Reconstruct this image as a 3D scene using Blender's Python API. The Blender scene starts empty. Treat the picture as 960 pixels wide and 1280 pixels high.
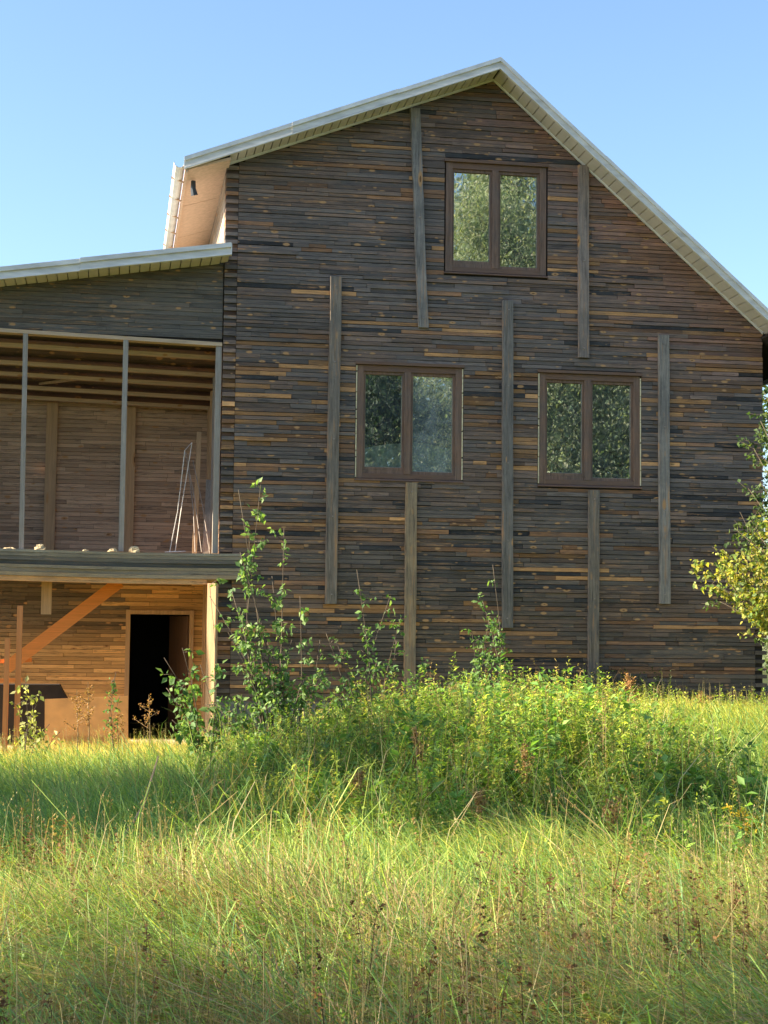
import bpy, math, random
import numpy as np
from mathutils import Vector, Matrix
random.seed(7); rng = np.random.default_rng(7)
S = bpy.context.scene; C = S.collection
R = math.radians

# ---------------------------------------------------------------- camera, sky, sun, exposure
F_PX = 2000.0; YAW = R(9.4); PITCH = math.atan(150/F_PX); ROLL = .011; EYE = Vector((0, -20, 1.5))
fw = Vector((math.sin(YAW)*math.cos(PITCH), math.cos(YAW)*math.cos(PITCH), math.sin(PITCH)))
r0 = Vector((math.cos(YAW), -math.sin(YAW), 0)); u0 = r0.cross(fw)
rt = r0*math.cos(ROLL) + u0*math.sin(ROLL); up = u0*math.cos(ROLL) - r0*math.sin(ROLL)
cam = bpy.data.cameras.new('camera'); co = bpy.data.objects.new('camera', cam); C.objects.link(co)
cam.sensor_fit = 'VERTICAL'; cam.sensor_height = 36; cam.lens = 36*F_PX/1280; cam.clip_end = 2000; cam.clip_start = .1
m = Matrix((rt, up, -fw)).transposed().to_4x4(); m.translation = EYE; co.matrix_world = m
S.camera = co

SUN_EL = R(31); SUN_BACK = R(1.5)            # sun from the left, a touch behind the facade plane
sd = Vector((-math.cos(SUN_EL)*math.cos(SUN_BACK), math.cos(SUN_EL)*math.sin(SUN_BACK), math.sin(SUN_EL)))
W = bpy.data.worlds.new('World'); S.world = W; W.use_nodes = True
wn = W.node_tree; wn.nodes.clear()
sky = wn.nodes.new('ShaderNodeTexSky'); sky.sky_type = 'NISHITA'; sky.sun_disc = False
sky.sun_elevation = SUN_EL; sky.sun_rotation = math.atan2(sd.x, sd.y); sky.air_density = 1.0; sky.dust_density = 1.0; sky.ozone_density = 3.5
bg = wn.nodes.new('ShaderNodeBackground'); bg.inputs[1].default_value = .087
wo = wn.nodes.new('ShaderNodeOutputWorld')
wn.links.new(sky.outputs[0], bg.inputs[0]); wn.links.new(bg.outputs[0], wo.inputs[0])
sl = bpy.data.lights.new('sun', 'SUN'); sl.energy = 5.0; sl.angle = R(.6); sl.color = (1, .88, .68)
so = bpy.data.objects.new('sun', sl); C.objects.link(so); so.rotation_euler = sd.to_track_quat('Z', 'Y').to_euler()
S.view_settings.view_transform = 'Standard'; S.view_settings.look = 'None'; S.view_settings.gamma = 1; S.view_settings.exposure = 1.85
S.render.engine = 'CYCLES'
S.cycles.transparent_max_bounces = 16; S.cycles.max_bounces = 8

def at(px, py, Y=0.0):                        # photograph pixel -> point on the plane y = Y
    d = fw*F_PX + rt*(px-480) - up*(py-640)
    return EYE + d*((Y-EYE.y)/d.y)

# ---------------------------------------------------------------- materials
def nt(name):
    M = bpy.data.materials.new(name); M.use_nodes = True; t = M.node_tree; t.nodes.clear()
    out = t.nodes.new('ShaderNodeOutputMaterial'); return M, t, out
def N(t, typ, **k):
    n = t.nodes.new('ShaderNode'+typ)
    for a, b in k.items(): setattr(n, a, b)
    return n
def mixc(t, fac, a, b, mode='MIX'):
    n = N(t, 'Mix', data_type='RGBA', blend_type=mode)
    for s, v in ((0, fac), (6, a), (7, b)):
        if hasattr(v, 'is_output'): t.links.new(v, n.inputs[s])
        else: n.inputs[s].default_value = v if s == 0 else (*v, 1) if len(v) == 3 else v
    return n.outputs[2]
def ramp(t, src, stops):
    n = N(t, 'ValToRGB'); e = n.color_ramp.elements
    while len(e) < len(stops): e.new(.5)
    for el, (p, c) in zip(e, stops): el.position = p; el.color = (*c, 1) if not isinstance(c, (int, float)) else (c, c, c, 1)
    t.links.new(src, n.inputs[0]); return n.outputs[0]

def wood(name, col=None, along='x', tint=None, rough=.85, grain=.45, knots=True, wear=.35, gscale=1.0, bump=.4, fresh=.75):
    """weathered sawn wood; tint: None = fixed colour, 'attr' = mesh attribute, 'obj' = object colour"""
    M, t, out = nt(name)
    g = N(t, 'NewGeometry')
    rnd = N(t, 'ObjectInfo')
    if tint == 'attr':
        a = N(t, 'Attribute', attribute_name='tint'); base = a.outputs['Color']; w = a.outputs['Alpha']
    elif tint == 'obj':
        base = rnd.outputs['Color']; w = rnd.outputs['Alpha']
    else:
        rgb = N(t, 'RGB'); rgb.outputs[0].default_value = (*col, 1); base = rgb.outputs[0]; w = rnd.outputs['Random']
    mp = N(t, 'Mapping'); t.links.new(g.outputs['Position'], mp.inputs[0])
    s = {'x': (3.2, 40, 85), 'z': (45, 45, 2.0), 'y': (45, 2.2, 45)}[along]
    mp.inputs['Scale'].default_value = [v*gscale for v in s]
    wm = N(t, 'Math', operation='MULTIPLY'); t.links.new(w, wm.inputs[0]); wm.inputs[1].default_value = 37.0
    n1 = N(t, 'TexNoise', noise_dimensions='4D'); t.links.new(mp.outputs[0], n1.inputs['Vector']); t.links.new(wm.outputs[0], n1.inputs['W'])
    n1.inputs['Scale'].default_value = 1.0; n1.inputs['Detail'].default_value = 5; n1.inputs['Roughness'].default_value = .65
    n1.inputs['Distortion'].default_value = .6
    n1.inputs['Roughness'].default_value = .78; n1.inputs['Detail'].default_value = 8
    f = ramp(t, n1.outputs[0], [(.28, 1-grain), (.5, 1.0), (.72, 1+grain*.9)])
    c = mixc(t, 1, base, f, 'MULTIPLY')
    n2 = N(t, 'TexNoise'); n2.inputs['Scale'].default_value = 2.4; n2.inputs['Detail'].default_value = 6; n2.inputs['Roughness'].default_value = .7
    t.links.new(g.outputs['Position'], n2.inputs['Vector'])
    f2 = ramp(t, n2.outputs[0], [(.42, 0.0), (.62, wear)])
    c = mixc(t, f2, c, (.125, .115, .105))
    if tint == 'attr' or tint == 'obj':
        mp3 = N(t, 'Mapping'); t.links.new(g.outputs['Position'], mp3.inputs[0]); mp3.inputs['Scale'].default_value = (2.6, 3, 26) if along == 'x' else (26, 3, 1.7)
        n3 = N(t, 'TexNoise', noise_dimensions='4D'); t.links.new(mp3.outputs[0], n3.inputs['Vector']); t.links.new(wm.outputs[0], n3.inputs['W']); n3.inputs['Scale'].default_value = 1.0; n3.inputs['Detail'].default_value = 7; n3.inputs['Roughness'].default_value = .75
        f3 = ramp(t, n3.outputs[0], [(.54, 0.0), (.66, fresh)])
        n5 = N(t, 'TexNoise'); n5.inputs['Scale'].default_value = .9; n5.inputs['Detail'].default_value = 3; t.links.new(g.outputs['Position'], n5.inputs['Vector'])
        f5 = ramp(t, n5.outputs[0], [(.40, .12), (.60, 1.0)] if along == 'x' else [(.3, .5), (.5, 1.0)]); f3 = mixc(t, 1, f3, f5, 'MULTIPLY')
        c = mixc(t, f3, c, (.52, .26, .11))
        f4 = ramp(t, n3.outputs[0], [(.33, .75), (.46, 0.0)])
        c = mixc(t, f4, c, (.035, .03, .03))
    if knots:
        v = N(t, 'TexVoronoi', voronoi_dimensions='4D'); mp2 = N(t, 'Mapping'); t.links.new(g.outputs['Position'], mp2.inputs[0])
        mp2.inputs['Scale'].default_value = (6.5, 4, 15.0) if along == 'x' else (11, 4, 3.2)
        t.links.new(mp2.outputs[0], v.inputs['Vector']); t.links.new(wm.outputs[0], v.inputs['W']); v.inputs['Scale'].default_value = 1.0
        sx = N(t, 'SeparateColor'); t.links.new(v.outputs['Color'], sx.inputs[0]); ad = N(t, 'Math', operation='MULTIPLY_ADD'); t.links.new(sx.outputs[0], ad.inputs[0]); ad.inputs[1].default_value = .32; ad2 = N(t, 'Math', operation='MULTIPLY_ADD'); t.links.new(n2.outputs[0], ad2.inputs[0]); ad2.inputs[1].default_value = .35; t.links.new(v.outputs['Distance'], ad2.inputs[2]); t.links.new(ad2.outputs[0], ad.inputs[2])
        kd = ad.outputs[0]; k = ramp(t, kd, [(.46, 1.0), (.57, 0.0)])
        c = mixc(t, k, c, (.50, .27, .12)); 
        k2 = ramp(t, kd, [(.31, .8), (.36, 0.0)])
        c = mixc(t, k2, c, (.10, .045, .02))
    b = N(t, 'BsdfPrincipled'); t.links.new(c, b.inputs['Base Color']); b.inputs['Roughness'].default_value = rough
    b.inputs['Specular IOR Level'].default_value = .25
    bp = N(t, 'Bump'); bp.inputs['Strength'].default_value = bump; bp.inputs['Distance'].default_value = .004
    t.links.new(n1.outputs[0], bp.inputs['Height']); t.links.new(bp.outputs[0], b.inputs['Normal'])
    t.links.new(b.outputs[0], out.inputs[0]); return M

def plain(name, col, rough=.6, var=.12, scale=8, metal=0, spec=.4, streak=None):
    M, t, out = nt(name); g = N(t, 'NewGeometry'); n = N(t, 'TexNoise'); n.inputs['Detail'].default_value = 6
    n.inputs['Scale'].default_value = scale; src = g.outputs['Position']
    if streak:
        mp = N(t, 'Mapping'); mp.inputs['Scale'].default_value = streak; t.links.new(src, mp.inputs[0]); src = mp.outputs[0]
    t.links.new(src, n.inputs['Vector'])
    f = ramp(t, n.outputs[0], [(.3, 1-var), (.7, 1+var)])
    c = mixc(t, 1, col, f, 'MULTIPLY')
    b = N(t, 'BsdfPrincipled'); t.links.new(c, b.inputs['Base Color']); b.inputs['Roughness'].default_value = rough
    b.inputs['Metallic'].default_value = metal; b.inputs['Specular IOR Level'].default_value = spec
    bp = N(t, 'Bump'); bp.inputs['Strength'].default_value = .25; bp.inputs['Distance'].default_value = .004
    t.links.new(n.outputs[0], bp.inputs['Height']); t.links.new(bp.outputs[0], b.inputs['Normal'])
    t.links.new(b.outputs[0], out.inputs[0]); return M

def leafmat(name, trans=.45, rough=.55, spec=.3):
    M, t, out = nt(name); a = N(t, 'Attribute', attribute_name='tint')
    b = N(t, 'BsdfPrincipled'); b.inputs['Roughness'].default_value = rough; b.inputs['Specular IOR Level'].default_value = spec
    t.links.new(a.outputs['Color'], b.inputs['Base Color'])
    tr = N(t, 'BsdfTranslucent')
    c = mixc(t, 1, a.outputs['Color'], (1.25, 1.3, .55), 'MULTIPLY'); t.links.new(c, tr.inputs[0])
    mx = N(t, 'MixShader'); mx.inputs[0].default_value = trans
    t.links.new(b.outputs[0], mx.inputs[1]); t.links.new(tr.outputs[0], mx.inputs[2]); t.links.new(mx.outputs[0], out.inputs[0]); return M

def glassmat(name='window_glass', d0=.03, d1=.14):
    M, t, out = nt(name)
    g = N(t, 'BsdfGlossy'); g.inputs['Roughness'].default_value = 0.012; g.inputs[0].default_value = (.9, .97, .95, 1)
    geo = N(t, 'NewGeometry'); n = N(t, 'TexNoise'); n.inputs['Scale'].default_value = 3.0; n.inputs['Detail'].default_value = 2
    t.links.new(geo.outputs['Position'], n.inputs['Vector'])
    bp = N(t, 'Bump'); bp.inputs['Strength'].default_value = .12; bp.inputs['Distance'].default_value = .004
    t.links.new(n.outputs[0], bp.inputs['Height']); t.links.new(bp.outputs[0], g.inputs['Normal'])
    tr = N(t, 'BsdfTransparent'); tr.inputs[0].default_value = (.8, .86, .84, 1)
    mx = N(t, 'MixShader'); mx.inputs[0].default_value = .6
    t.links.new(tr.outputs[0], mx.inputs[1]); t.links.new(g.outputs[0], mx.inputs[2]); 
    d = N(t, 'BsdfDiffuse'); d.inputs[0].default_value = (.42, .46, .44, 1)       # grey film, paints a soft haze over the reflections
    n2 = N(t, 'TexNoise'); n2.inputs['Scale'].default_value = 7; n2.inputs['Detail'].default_value = 8; n2.inputs['Roughness'].default_value = .75
    t.links.new(geo.outputs['Position'], n2.inputs['Vector'])
    f = ramp(t, n2.outputs[0], [(.38, d0), (.68, d1)])
    mx2 = N(t, 'MixShader'); t.links.new(f, mx2.inputs[0]); t.links.new(mx.outputs[0], mx2.inputs[1]); t.links.new(d.outputs[0], mx2.inputs[2])
    t.links.new(mx2.outputs[0], out.inputs[0]); return M

MT = dict(
    plank=wood('plank_wood', tint='attr', grain=.62, fresh=.85), plank_obj=wood('plank_wood_single', tint='obj', grain=.62, fresh=.85),
    plank_warm=wood('sheltered_plank_wood', tint='attr', grain=.35, wear=.05),
    plank_warm_obj=wood('sheltered_plank_single', tint='obj', grain=.35, wear=.05),
    upright=wood('upright_board_wood', tint='obj', along='z', grain=.7, wear=.5, fresh=.8),
    beam=wood('beam_wood', tint='obj', along='x', grain=.5, wear=.3, knots=False, fresh=.3),
    frame=wood('window_frame_wood', (.22, .13, .088), along='z', grain=.7, knots=False, wear=.4),
    frameh=wood('window_rail_wood', (.19, .108, .072), along='x', grain=.4, knots=False, wear=.25),
    pale=wood('pale_timber', (.52, .33, .18), along='z', grain=.35, wear=.05, gscale=.7),
    palex=wood('joist_timber', (.58, .41, .27), along='x', grain=.35, wear=.05, gscale=.7),
    grey=wood('grey_timber', (.36, .31, .26), along='z', grain=.4, wear=.2, knots=False),
    orange=wood('orange_timber', (.80, .27, .07), along='x', grain=.22, wear=.0, knots=False, gscale=.6),
    orangez=wood('orange_timber_post', (.58, .24, .09), along='z', grain=.22, wear=.0, knots=False, gscale=.6),
    core=plain('wall_core_wood', (.035, .027, .022), .95), dark=plain('dark_interior', (.02, .02, .022), .9),
    fascia=plain('pale_fascia_metal', (.70, .66, .60), .5, .24, 2.2, streak=(1, 1, 5)),
    soffit=plain('cream_soffit_vinyl', (.68, .61, .56), .55, .07, 5), trim=plain('pale_trim', (.76, .72, .66), .45, .14, 5),
    osb=plain('tan_soffit_board', (.62, .42, .28), .75, .12, 20),
    roof=plain('roof_sheet', (.22, .24, .25), .5, .1), conc=plain('foundation_concrete', (.17, .165, .15), .95, .3, 14),
    doorw=wood('door_wood', (.16, .085, .05), along='z', grain=.3, wear=0, knots=False), bead=plain('old_putty', (.30, .28, .22), .8, .2, 20), glass=glassmat(), hazed_glass=glassmat('hazed_window_glass', .16, .50), curtain=plain('curtain_cloth', (.80, .86, .70), .9, .12, 10), seal=plain('foam_seal', (.75, .62, .38), .8, .2, 30),
    panel=plain('tan_sheet_board', (.52, .25, .075), .7, .16, 6), darkp=plain('dark_sheet', (.035, .025, .02), .8, .3, 5),
    rod=plain('rusty_rod', (.30, .24, .20), .6, .2), rock=plain('pale_foam_chunk', (.50, .39, .23), .9, .15, 25),
    bark=plain('bark', (.10, .075, .05), .95, .35, 14, streak=(3, 3, 1)), stem=plain('green_stem', (.14, .13, .06), .8, .3, 20),
    dstem=plain('dead_stem', (.28, .19, .10), .85, .3, 20), pipe=plain('dark_pipe', (.05, .06, .08), .5, .1),
    leaf=leafmat('leaf'), grass=leafmat('grass_blade', .4, .5, .35), dry=leafmat('dry_blade', .35, .8, .1),
)
# ---------------------------------------------------------------- helpers
def tag(o, label=None, cat=None, group=None, kind=None):
    for k, v in (('label', label), ('category', cat), ('group', group), ('kind', kind)):
        if v: o[k] = v
    return o
def link(name, me, mat=None, parent=None, loc=None):
    o = bpy.data.objects.new(name, me); C.objects.link(o)
    if mat and me is not None and not me.materials: me.materials.append(mat)
    if parent: o.parent = parent
    if loc: o.location = loc
    return o
def empty(name, loc, label, cat, group=None, rz=0):
    o = bpy.data.objects.new(name, None); o.empty_display_size = .2; C.objects.link(o); o.location = loc; o.rotation_euler.z = rz
    return tag(o, label, cat, group)
class MB:
    def __init__(s): s.v = []; s.f = []; s.c = []
    def poly(s, pts, faces, tint=None):
        b = len(s.v); s.v += [tuple(p) for p in pts]; s.f += [tuple(i+b for i in f) for f in faces]
        if tint is not None: s.c += [tint]*len(pts)
    def box(s, a, b, tint=None):
        x0, y0, z0 = a; x1, y1, z1 = b
        s.poly([(x0,y0,z0),(x1,y0,z0),(x1,y1,z0),(x0,y1,z0),(x0,y0,z1),(x1,y0,z1),(x1,y1,z1),(x0,y1,z1)],
               [(0,3,2,1),(4,5,6,7),(0,1,5,4),(1,2,6,5),(2,3,7,6),(3,0,4,7)], tint)
    def prism(s, pts, y0, y1, tint=None):          # polygon in xz extruded along y
        n = len(pts)
        s.poly([(p[0], y0, p[1]) for p in pts]+[(p[0], y1, p[1]) for p in pts],
               [tuple(range(n)), tuple(range(2*n-1, n-1, -1))]+[(i, i+n, (i+1) % n+n, (i+1) % n) for i in range(n)], tint)
    def bar(s, p, q, w, d, up=(0, 0, 1), tint=None):   # rectangular bar from p to q
        p = Vector(p); q = Vector(q); a = (q-p).normalized(); u = Vector(up); r_ = a.cross(u)
        if r_.length < 1e-4: r_ = a.cross(Vector((0, 1, 0)))
        r_.normalize(); u = r_.cross(a)
        P = [p+r_*sx*w/2+u*sz*d/2 for sx, sz in ((-1,-1),(1,-1),(1,1),(-1,1))]+[q+r_*sx*w/2+u*sz*d/2 for sx, sz in ((-1,-1),(1,-1),(1,1),(-1,1))]
        s.poly(P, [(0,1,2,3),(7,6,5,4),(0,4,5,1),(1,5,6,2),(2,6,7,3),(3,7,4,0)], tint)
    def tube(s, pts, rad, n=6, tint=None):
        pts = [Vector(p) for p in pts]; b = len(s.v)
        for i, p in enumerate(pts):
            a = (pts[min(i+1, len(pts)-1)]-pts[max(i-1, 0)]).normalized()
            r_ = a.cross(Vector((.31, .9, .2))).normalized(); u = r_.cross(a)
            rr = rad[i] if isinstance(rad, (list, tuple)) else rad
            for k in range(n):
                t = 2*math.pi*k/n; s.v.append(tuple(p+(r_*math.cos(t)+u*math.sin(t))*rr))
                if tint is not None: s.c.append(tint)
        for i in range(len(pts)-1):
            for k in range(n):
                s.f.append((b+i*n+k, b+i*n+(k+1) % n, b+(i+1)*n+(k+1) % n, b+(i+1)*n+k))
        s.f.append(tuple(b+k for k in range(n))[::-1]); s.f.append(tuple(b+(len(pts)-1)*n+k for k in range(n)))
    def build(s, name, mat, parent=None, smooth=False, off=(0, 0, 0)):
        me = bpy.data.meshes.new(name); o_ = Vector(off)
        me.from_pydata([tuple(Vector(v)-o_) for v in s.v] if o_.length else s.v, [], s.f); me.update()
        if s.c:
            a = me.attributes.new('tint', 'FLOAT_COLOR', 'POINT'); a.data.foreach_set('color', np.array(s.c, dtype=np.float32).ravel())
        if smooth: me.polygons.foreach_set('use_smooth', [True]*len(me.polygons))
        return link(name, me, mat, parent, off if o_.length else None)
def npmesh(name, verts, loops, starts, cols, mat, parent=None):
    me = bpy.data.meshes.new(name); me.vertices.add(len(verts)); me.vertices.foreach_set('co', verts.astype(np.float32).ravel())
    me.loops.add(len(loops)); me.loops.foreach_set('vertex_index', loops.astype(np.int32).ravel())
    me.polygons.add(len(starts)); me.polygons.foreach_set('loop_start', starts.astype(np.int32))
    tot = np.diff(np.append(starts, len(loops))); me.polygons.foreach_set('loop_total', tot.astype(np.int32))
    me.update(calc_edges=True); me.validate()
    a = me.attributes.new('tint', 'FLOAT_COLOR', 'POINT'); c = np.ones((len(verts), 4), np.float32); c[:, :3] = cols; a.data.foreach_set('color', c.ravel())
    return link(name, me, mat, parent)
def nrm(a): return a/np.maximum(np.linalg.norm(a, axis=1, keepdims=True), 1e-9)
def leaves_geo(P, D, Nn, L, Wd, col, fold=.25):
    """kite leaves folded on the midrib; P base, D direction, Nn approx normal"""
    n = len(P); D = nrm(D); Sd = nrm(np.cross(D, Nn)); Nn = np.cross(Sd, D); L = L[:, None]; Wd = Wd[:, None]
    v = np.stack([P, P+D*L*.42+Sd*Wd/2+Nn*Wd*fold, P+D*L-Nn*L*.12, P+D*L*.42-Sd*Wd/2+Nn*Wd*fold], 1).reshape(-1, 3)
    b = (np.arange(n)*4)[:, None]; l = (b+np.array([0, 1, 2, 0, 2, 3])).ravel(); c = np.repeat(col, 4, 0)
    return v, l, np.arange(2*n)*3, c
def blades_geo(P, H, Wd, az, lean, col, tip, bend=1.0):
    n = len(P); d = np.stack([np.cos(az), np.sin(az), np.zeros(n)], 1); fa = rng.uniform(0, 2*np.pi, n)
    s = np.stack([np.cos(fa), np.sin(fa), np.zeros(n)], 1); H_ = H[:, None]; W_ = Wd[:, None]; ln = lean[:, None]
    z = np.array([[0, 0, 1.0]])
    m1 = P+z*H_*.5+d*H_*ln*.22*bend; m2 = P+z*H_*(.86-.15*ln)+d*H_*ln*.62*bend; t = P+z*H_*(1.0-.35*ln)+d*H_*ln*1.1*bend
    v = np.stack([P-s*W_/2, P+s*W_/2, m1+s*W_*.45, m1-s*W_*.45, m2+s*W_*.28, m2-s*W_*.28, t], 1).reshape(-1, 3)
    b = (np.arange(n)*7)[:, None]; l = (b+np.array([0, 1, 2, 3, 3, 2, 4, 5, 5, 4, 6])).ravel()
    st = (np.arange(n)[:, None]*11+np.array([0, 4, 8])).ravel()
    w = np.array([0, 0, .35, .35, .75, .75, 1.0])[None, :, None]
    c = (col[:, None, :]*(1-w)+tip[:, None, :]*w).reshape(-1, 3)
    return v, l, st, c
def join_geo(gs):
    vo = lo = 0; V = []; L = []; St = []; Cc = []
    for v, l, s, c in gs:
        V.append(v); L.append(l+vo); St.append(s+lo); Cc.append(c); vo += len(v); lo += len(l)
    return np.concatenate(V), np.concatenate(L), np.concatenate(St), np.concatenate(Cc)
def smooth(a, b, x): t = np.clip((x-a)/(b-a), 0, 1); return t*t*(3-2*t)
_ph = rng.uniform(0, 6.28, (3, 8, 3))
def fnoise(x, y, s=1.0, k=0):
    r_ = 0
    for i in range(8):
        a = _ph[k, i]; f = s*(1.0+.55*i); r_ = r_+np.sin(x*f*math.cos(a[0])+y*f*math.sin(a[0])+a[1])*np.cos(y*f*math.cos(a[2])-x*f*.7*math.sin(a[2])+a[0]*3)/(1+.5*i)
    return r_/2.2
def gz(x, y):
    x = np.asarray(x, float); y = np.asarray(y, float)
    near = smooth(-10, -1, y)*(1-smooth(14, 30, y))
    z = .52*smooth(1.6, 6, x)*near - .06*smooth(1.3, -1, x)*near
    z = z+.22*np.exp(-((x-3.4)/2.0)**2-((y+7)/2.6)**2)+.035*fnoise(x, y, .9)
    far = smooth(30, 120, np.hypot(x, y))
    return z*(1-far)

# ---------------------------------------------------------------- ground
xs = np.concatenate([np.linspace(-600, -20, 14), np.linspace(-18, 24, 140), np.linspace(28, 600, 14)])
ys = np.concatenate([np.linspace(-400, -32, 10), np.linspace(-30, 14, 140), np.linspace(20, 900, 14)])
X, Y = np.meshgrid(xs, ys); Z = gz(X, Y); v = np.stack([X, Y, Z], 2).reshape(-1, 3)
nx, ny = len(xs), len(ys); i = (np.arange(ny-1)[:, None]*nx+np.arange(nx-1)[None]).ravel()
l = np.stack([i, i+1, i+nx+1, i+nx], 1).ravel()
M, t, out = nt('meadow_soil'); g = N(t, 'NewGeometry'); n = N(t, 'TexNoise'); n.inputs['Scale'].default_value = 3; n.inputs['Detail'].default_value = 8
t.links.new(g.outputs['Position'], n.inputs['Vector']); c = ramp(t, n.outputs[0], [(.35, (.035, .045, .014)), (.65, (.075, .085, .028))])
b = N(t, 'BsdfPrincipled'); b.inputs['Roughness'].default_value = 1; b.inputs['Specular IOR Level'].default_value = .1
t.links.new(c, b.inputs['Base Color']); t.links.new(b.outputs[0], out.inputs[0])
ground = npmesh('ground', v, l, np.arange(len(i))*4, np.full((len(v), 3), .05), M)
tag(ground, kind='structure'); ground.data.polygons.foreach_set('use_smooth', [True]*len(ground.data.polygons))

# ---------------------------------------------------------------- the house
XL, XR, XP = 1.235, 8.39, 4.69; ZP = 8.744; ZL = 7.41; ZR = 5.545; ZB = .62; SL = (ZP-ZL)/(XP-XL); SR = (ZP-ZR)/(XR-XP)
DEPTH = 10.0
def roofz(x): return ZP-(XP-x)*SL if x < XP else ZP-(x-XP)*SR
house = empty('wooden_house', (XL, 0, 0), 'dark weathered plank house with pale trimmed roof and open balcony wing on its left', 'house')
hi = Vector((-XL, 0, 0))
def hb(mb, name, mat, parent=None, **k):       # part built in world coordinates, children of the house
    o = mb.build(name, mat, parent or house, **k)
    if (parent or house) is house: o.location = Vector(o.location)+hi
    return o
wins = [dict(x0=4.065, x1=5.43, z0=6.15, z1=7.61, mull=4.735), dict(x0=2.932, x1=4.32, z0=3.435, z1=4.91, mull=3.60),
        dict(x0=5.322, x1=6.705, z0=3.42, z1=4.892, mull=5.985)]
PT = .055                                       # plank course height
# dark core behind the planks
core = MB()
def core_col(xa, xb, za):                      # column of the gable between xa, xb from za up to the roof
    pts = [(xa, za), (xb, za), (xb, roofz(xb)-.02)]+([(XP, ZP-.02)] if xa < XP < xb else [])+[(xa, roofz(xa)-.02)]
    core.prism(pts, .0, .16)
ex = sorted({XL+.02, XR-.02}|{w['x0'] for w in wins}|{w['x1'] for w in wins})
for xa, xb in zip(ex[:-1], ex[1:]):
    mid = (xa+xb)/2; ws = sorted([w for w in wins if w['x0'] <= mid <= w['x1']], key=lambda w: w['z0']); z = .35
    for w in ws:
        core.prism([(xa, z), (xb, z), (xb, w['z0']), (xa, w['z0'])], .0, .16); z = w['z1']
    core_col(xa, xb, z)
wall = hb(core, 'gable_wall', MT['core'])
shell = MB(); shell.box((XL+.02, DEPTH-.2, .2), (XR-.02, DEPTH, ZR)); shell.box((XR-.18, .16, .2), (XR-.02, DEPTH-.2, ZR-.05))
shell.box((XL+.18, .16, 4.9), (XR-.18, DEPTH-.2, 5.0)); shell.box((XL+.3, 4.0, .2), (XR-.3, 4.1, 8.0)); 
shell.prism([(XL+.02, ZR), (XR-.02, ZR), (XR-.02, ZR+.01), (XP, ZP-.05), (XL+.02, ZL-.05)], DEPTH-.2, DEPTH)
hb(shell, 'inner_wall', MT['dark'])
fnd = MB(); fnd.box((XL, -.05, -.3), (XR+.03, .2, ZB)); fnd.box((XR-.2, .2, -.3), (XR+.03, DEPTH, ZB)); hb(fnd, 'foundation', MT['conc'])

HOT = []
for hpx, hpy, rx_, rz_, am_ in ((435, 540, .3, .7, .25), (610, 530, .35, .5, .22), (660, 520, .3, .6, .3), (700, 720, .7, .25, .25), (890, 450, .6, .25, .4), (880, 520, .5, .5, .2), (560, 770, .9, .3, .22), (350, 800, .8, .4, .25),
                                (490, 230, .4, .4, .15), (590, 440, .4, .2, .2), (380, 470, .5, .3, .2), (800, 380, .8, .5, .12), (470, 650, .7, .15, .2), (520, 390, .4, .25, .15), (680, 800, .5, .2, .2)):
    hp_ = at(hpx, hpy); HOT.append((hp_.x, hp_.z, rx_, rz_, am_))
def tintfn(x, z):
    nz = float(fnoise(x*1.0, z*1.6, .9, 1)); n2 = float(fnoise(x*1.3, z*3.0, 1.6, 2))
    red = float(smooth(.35, .9, .55*smooth(4.5, 7.6, x)*smooth(2.5, 5.5, z)+.55*smooth(6.2, 8.2, z)*smooth(2.8, 5, x)+.30*nz))
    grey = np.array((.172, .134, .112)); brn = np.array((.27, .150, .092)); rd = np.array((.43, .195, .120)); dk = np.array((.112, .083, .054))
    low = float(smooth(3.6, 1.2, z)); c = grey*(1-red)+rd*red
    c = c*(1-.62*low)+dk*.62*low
    if n2 > .1: c = c*.6+brn*.4
    r_ = random.random(); pw = .02+.03*max(nz, 0)
    edge = math.exp(-((x-XL)/.9)**2)*math.exp(-((z-3.8)/.9)**2)
    near_w = any(abs(z-(w['z0']+w['z1'])/2) < .8 and min(abs(x-w['x0']), abs(x-w['x1'])) < .5 for w in wins)
    for hx_, hz_, rx_, rz_, am_ in HOT: pw += .9*am_*math.exp(-((x-hx_)/rx_)**2-((z-hz_)/rz_)**2)
    if z > 7 and x < 4: pw *= .25
    pw += .40*edge+(.06 if near_w else 0)
    if r_ < pw: c = np.array((.60, .30, .12))*random.choice((.42, .55, .7, .85, 1.1)); 
    elif r_ < pw+.08: c = np.array((.30, .15, .075))*random.uniform(.7, 1.2)
    elif r_ > .965: c = np.array((.045, .042, .042))
    return c*random.choice((.72, .88, .97, 1, 1.06, 1.25))*random.uniform(.88, 1.12)
unit = {}
def unit_plank(kind):
    for i in range(4):
        mb = MB(); j = [random.uniform(-.03, .03) for _ in range(8)]
        x0, x1 = 0, 1
        mb.poly([(0, 0, 0+j[0]), (1, 0, 0+j[1]), (1, 1, 0), (0, 1, 0), (0, 0, 1+j[2]), (1, 0, 1+j[3]), (1, 1, 1), (0, 1, 1)],
                [(0,3,2,1),(4,5,6,7),(0,1,5,4),(1,2,6,5),(2,3,7,6),(3,0,4,7)])
        me = bpy.data.meshes.new('plank'); me.from_pydata(mb.v, [], mb.f); me.materials.append(MT[kind]); unit[kind, i] = me
unit_plank('plank_obj'); unit_plank('plank_warm_obj')
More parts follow.
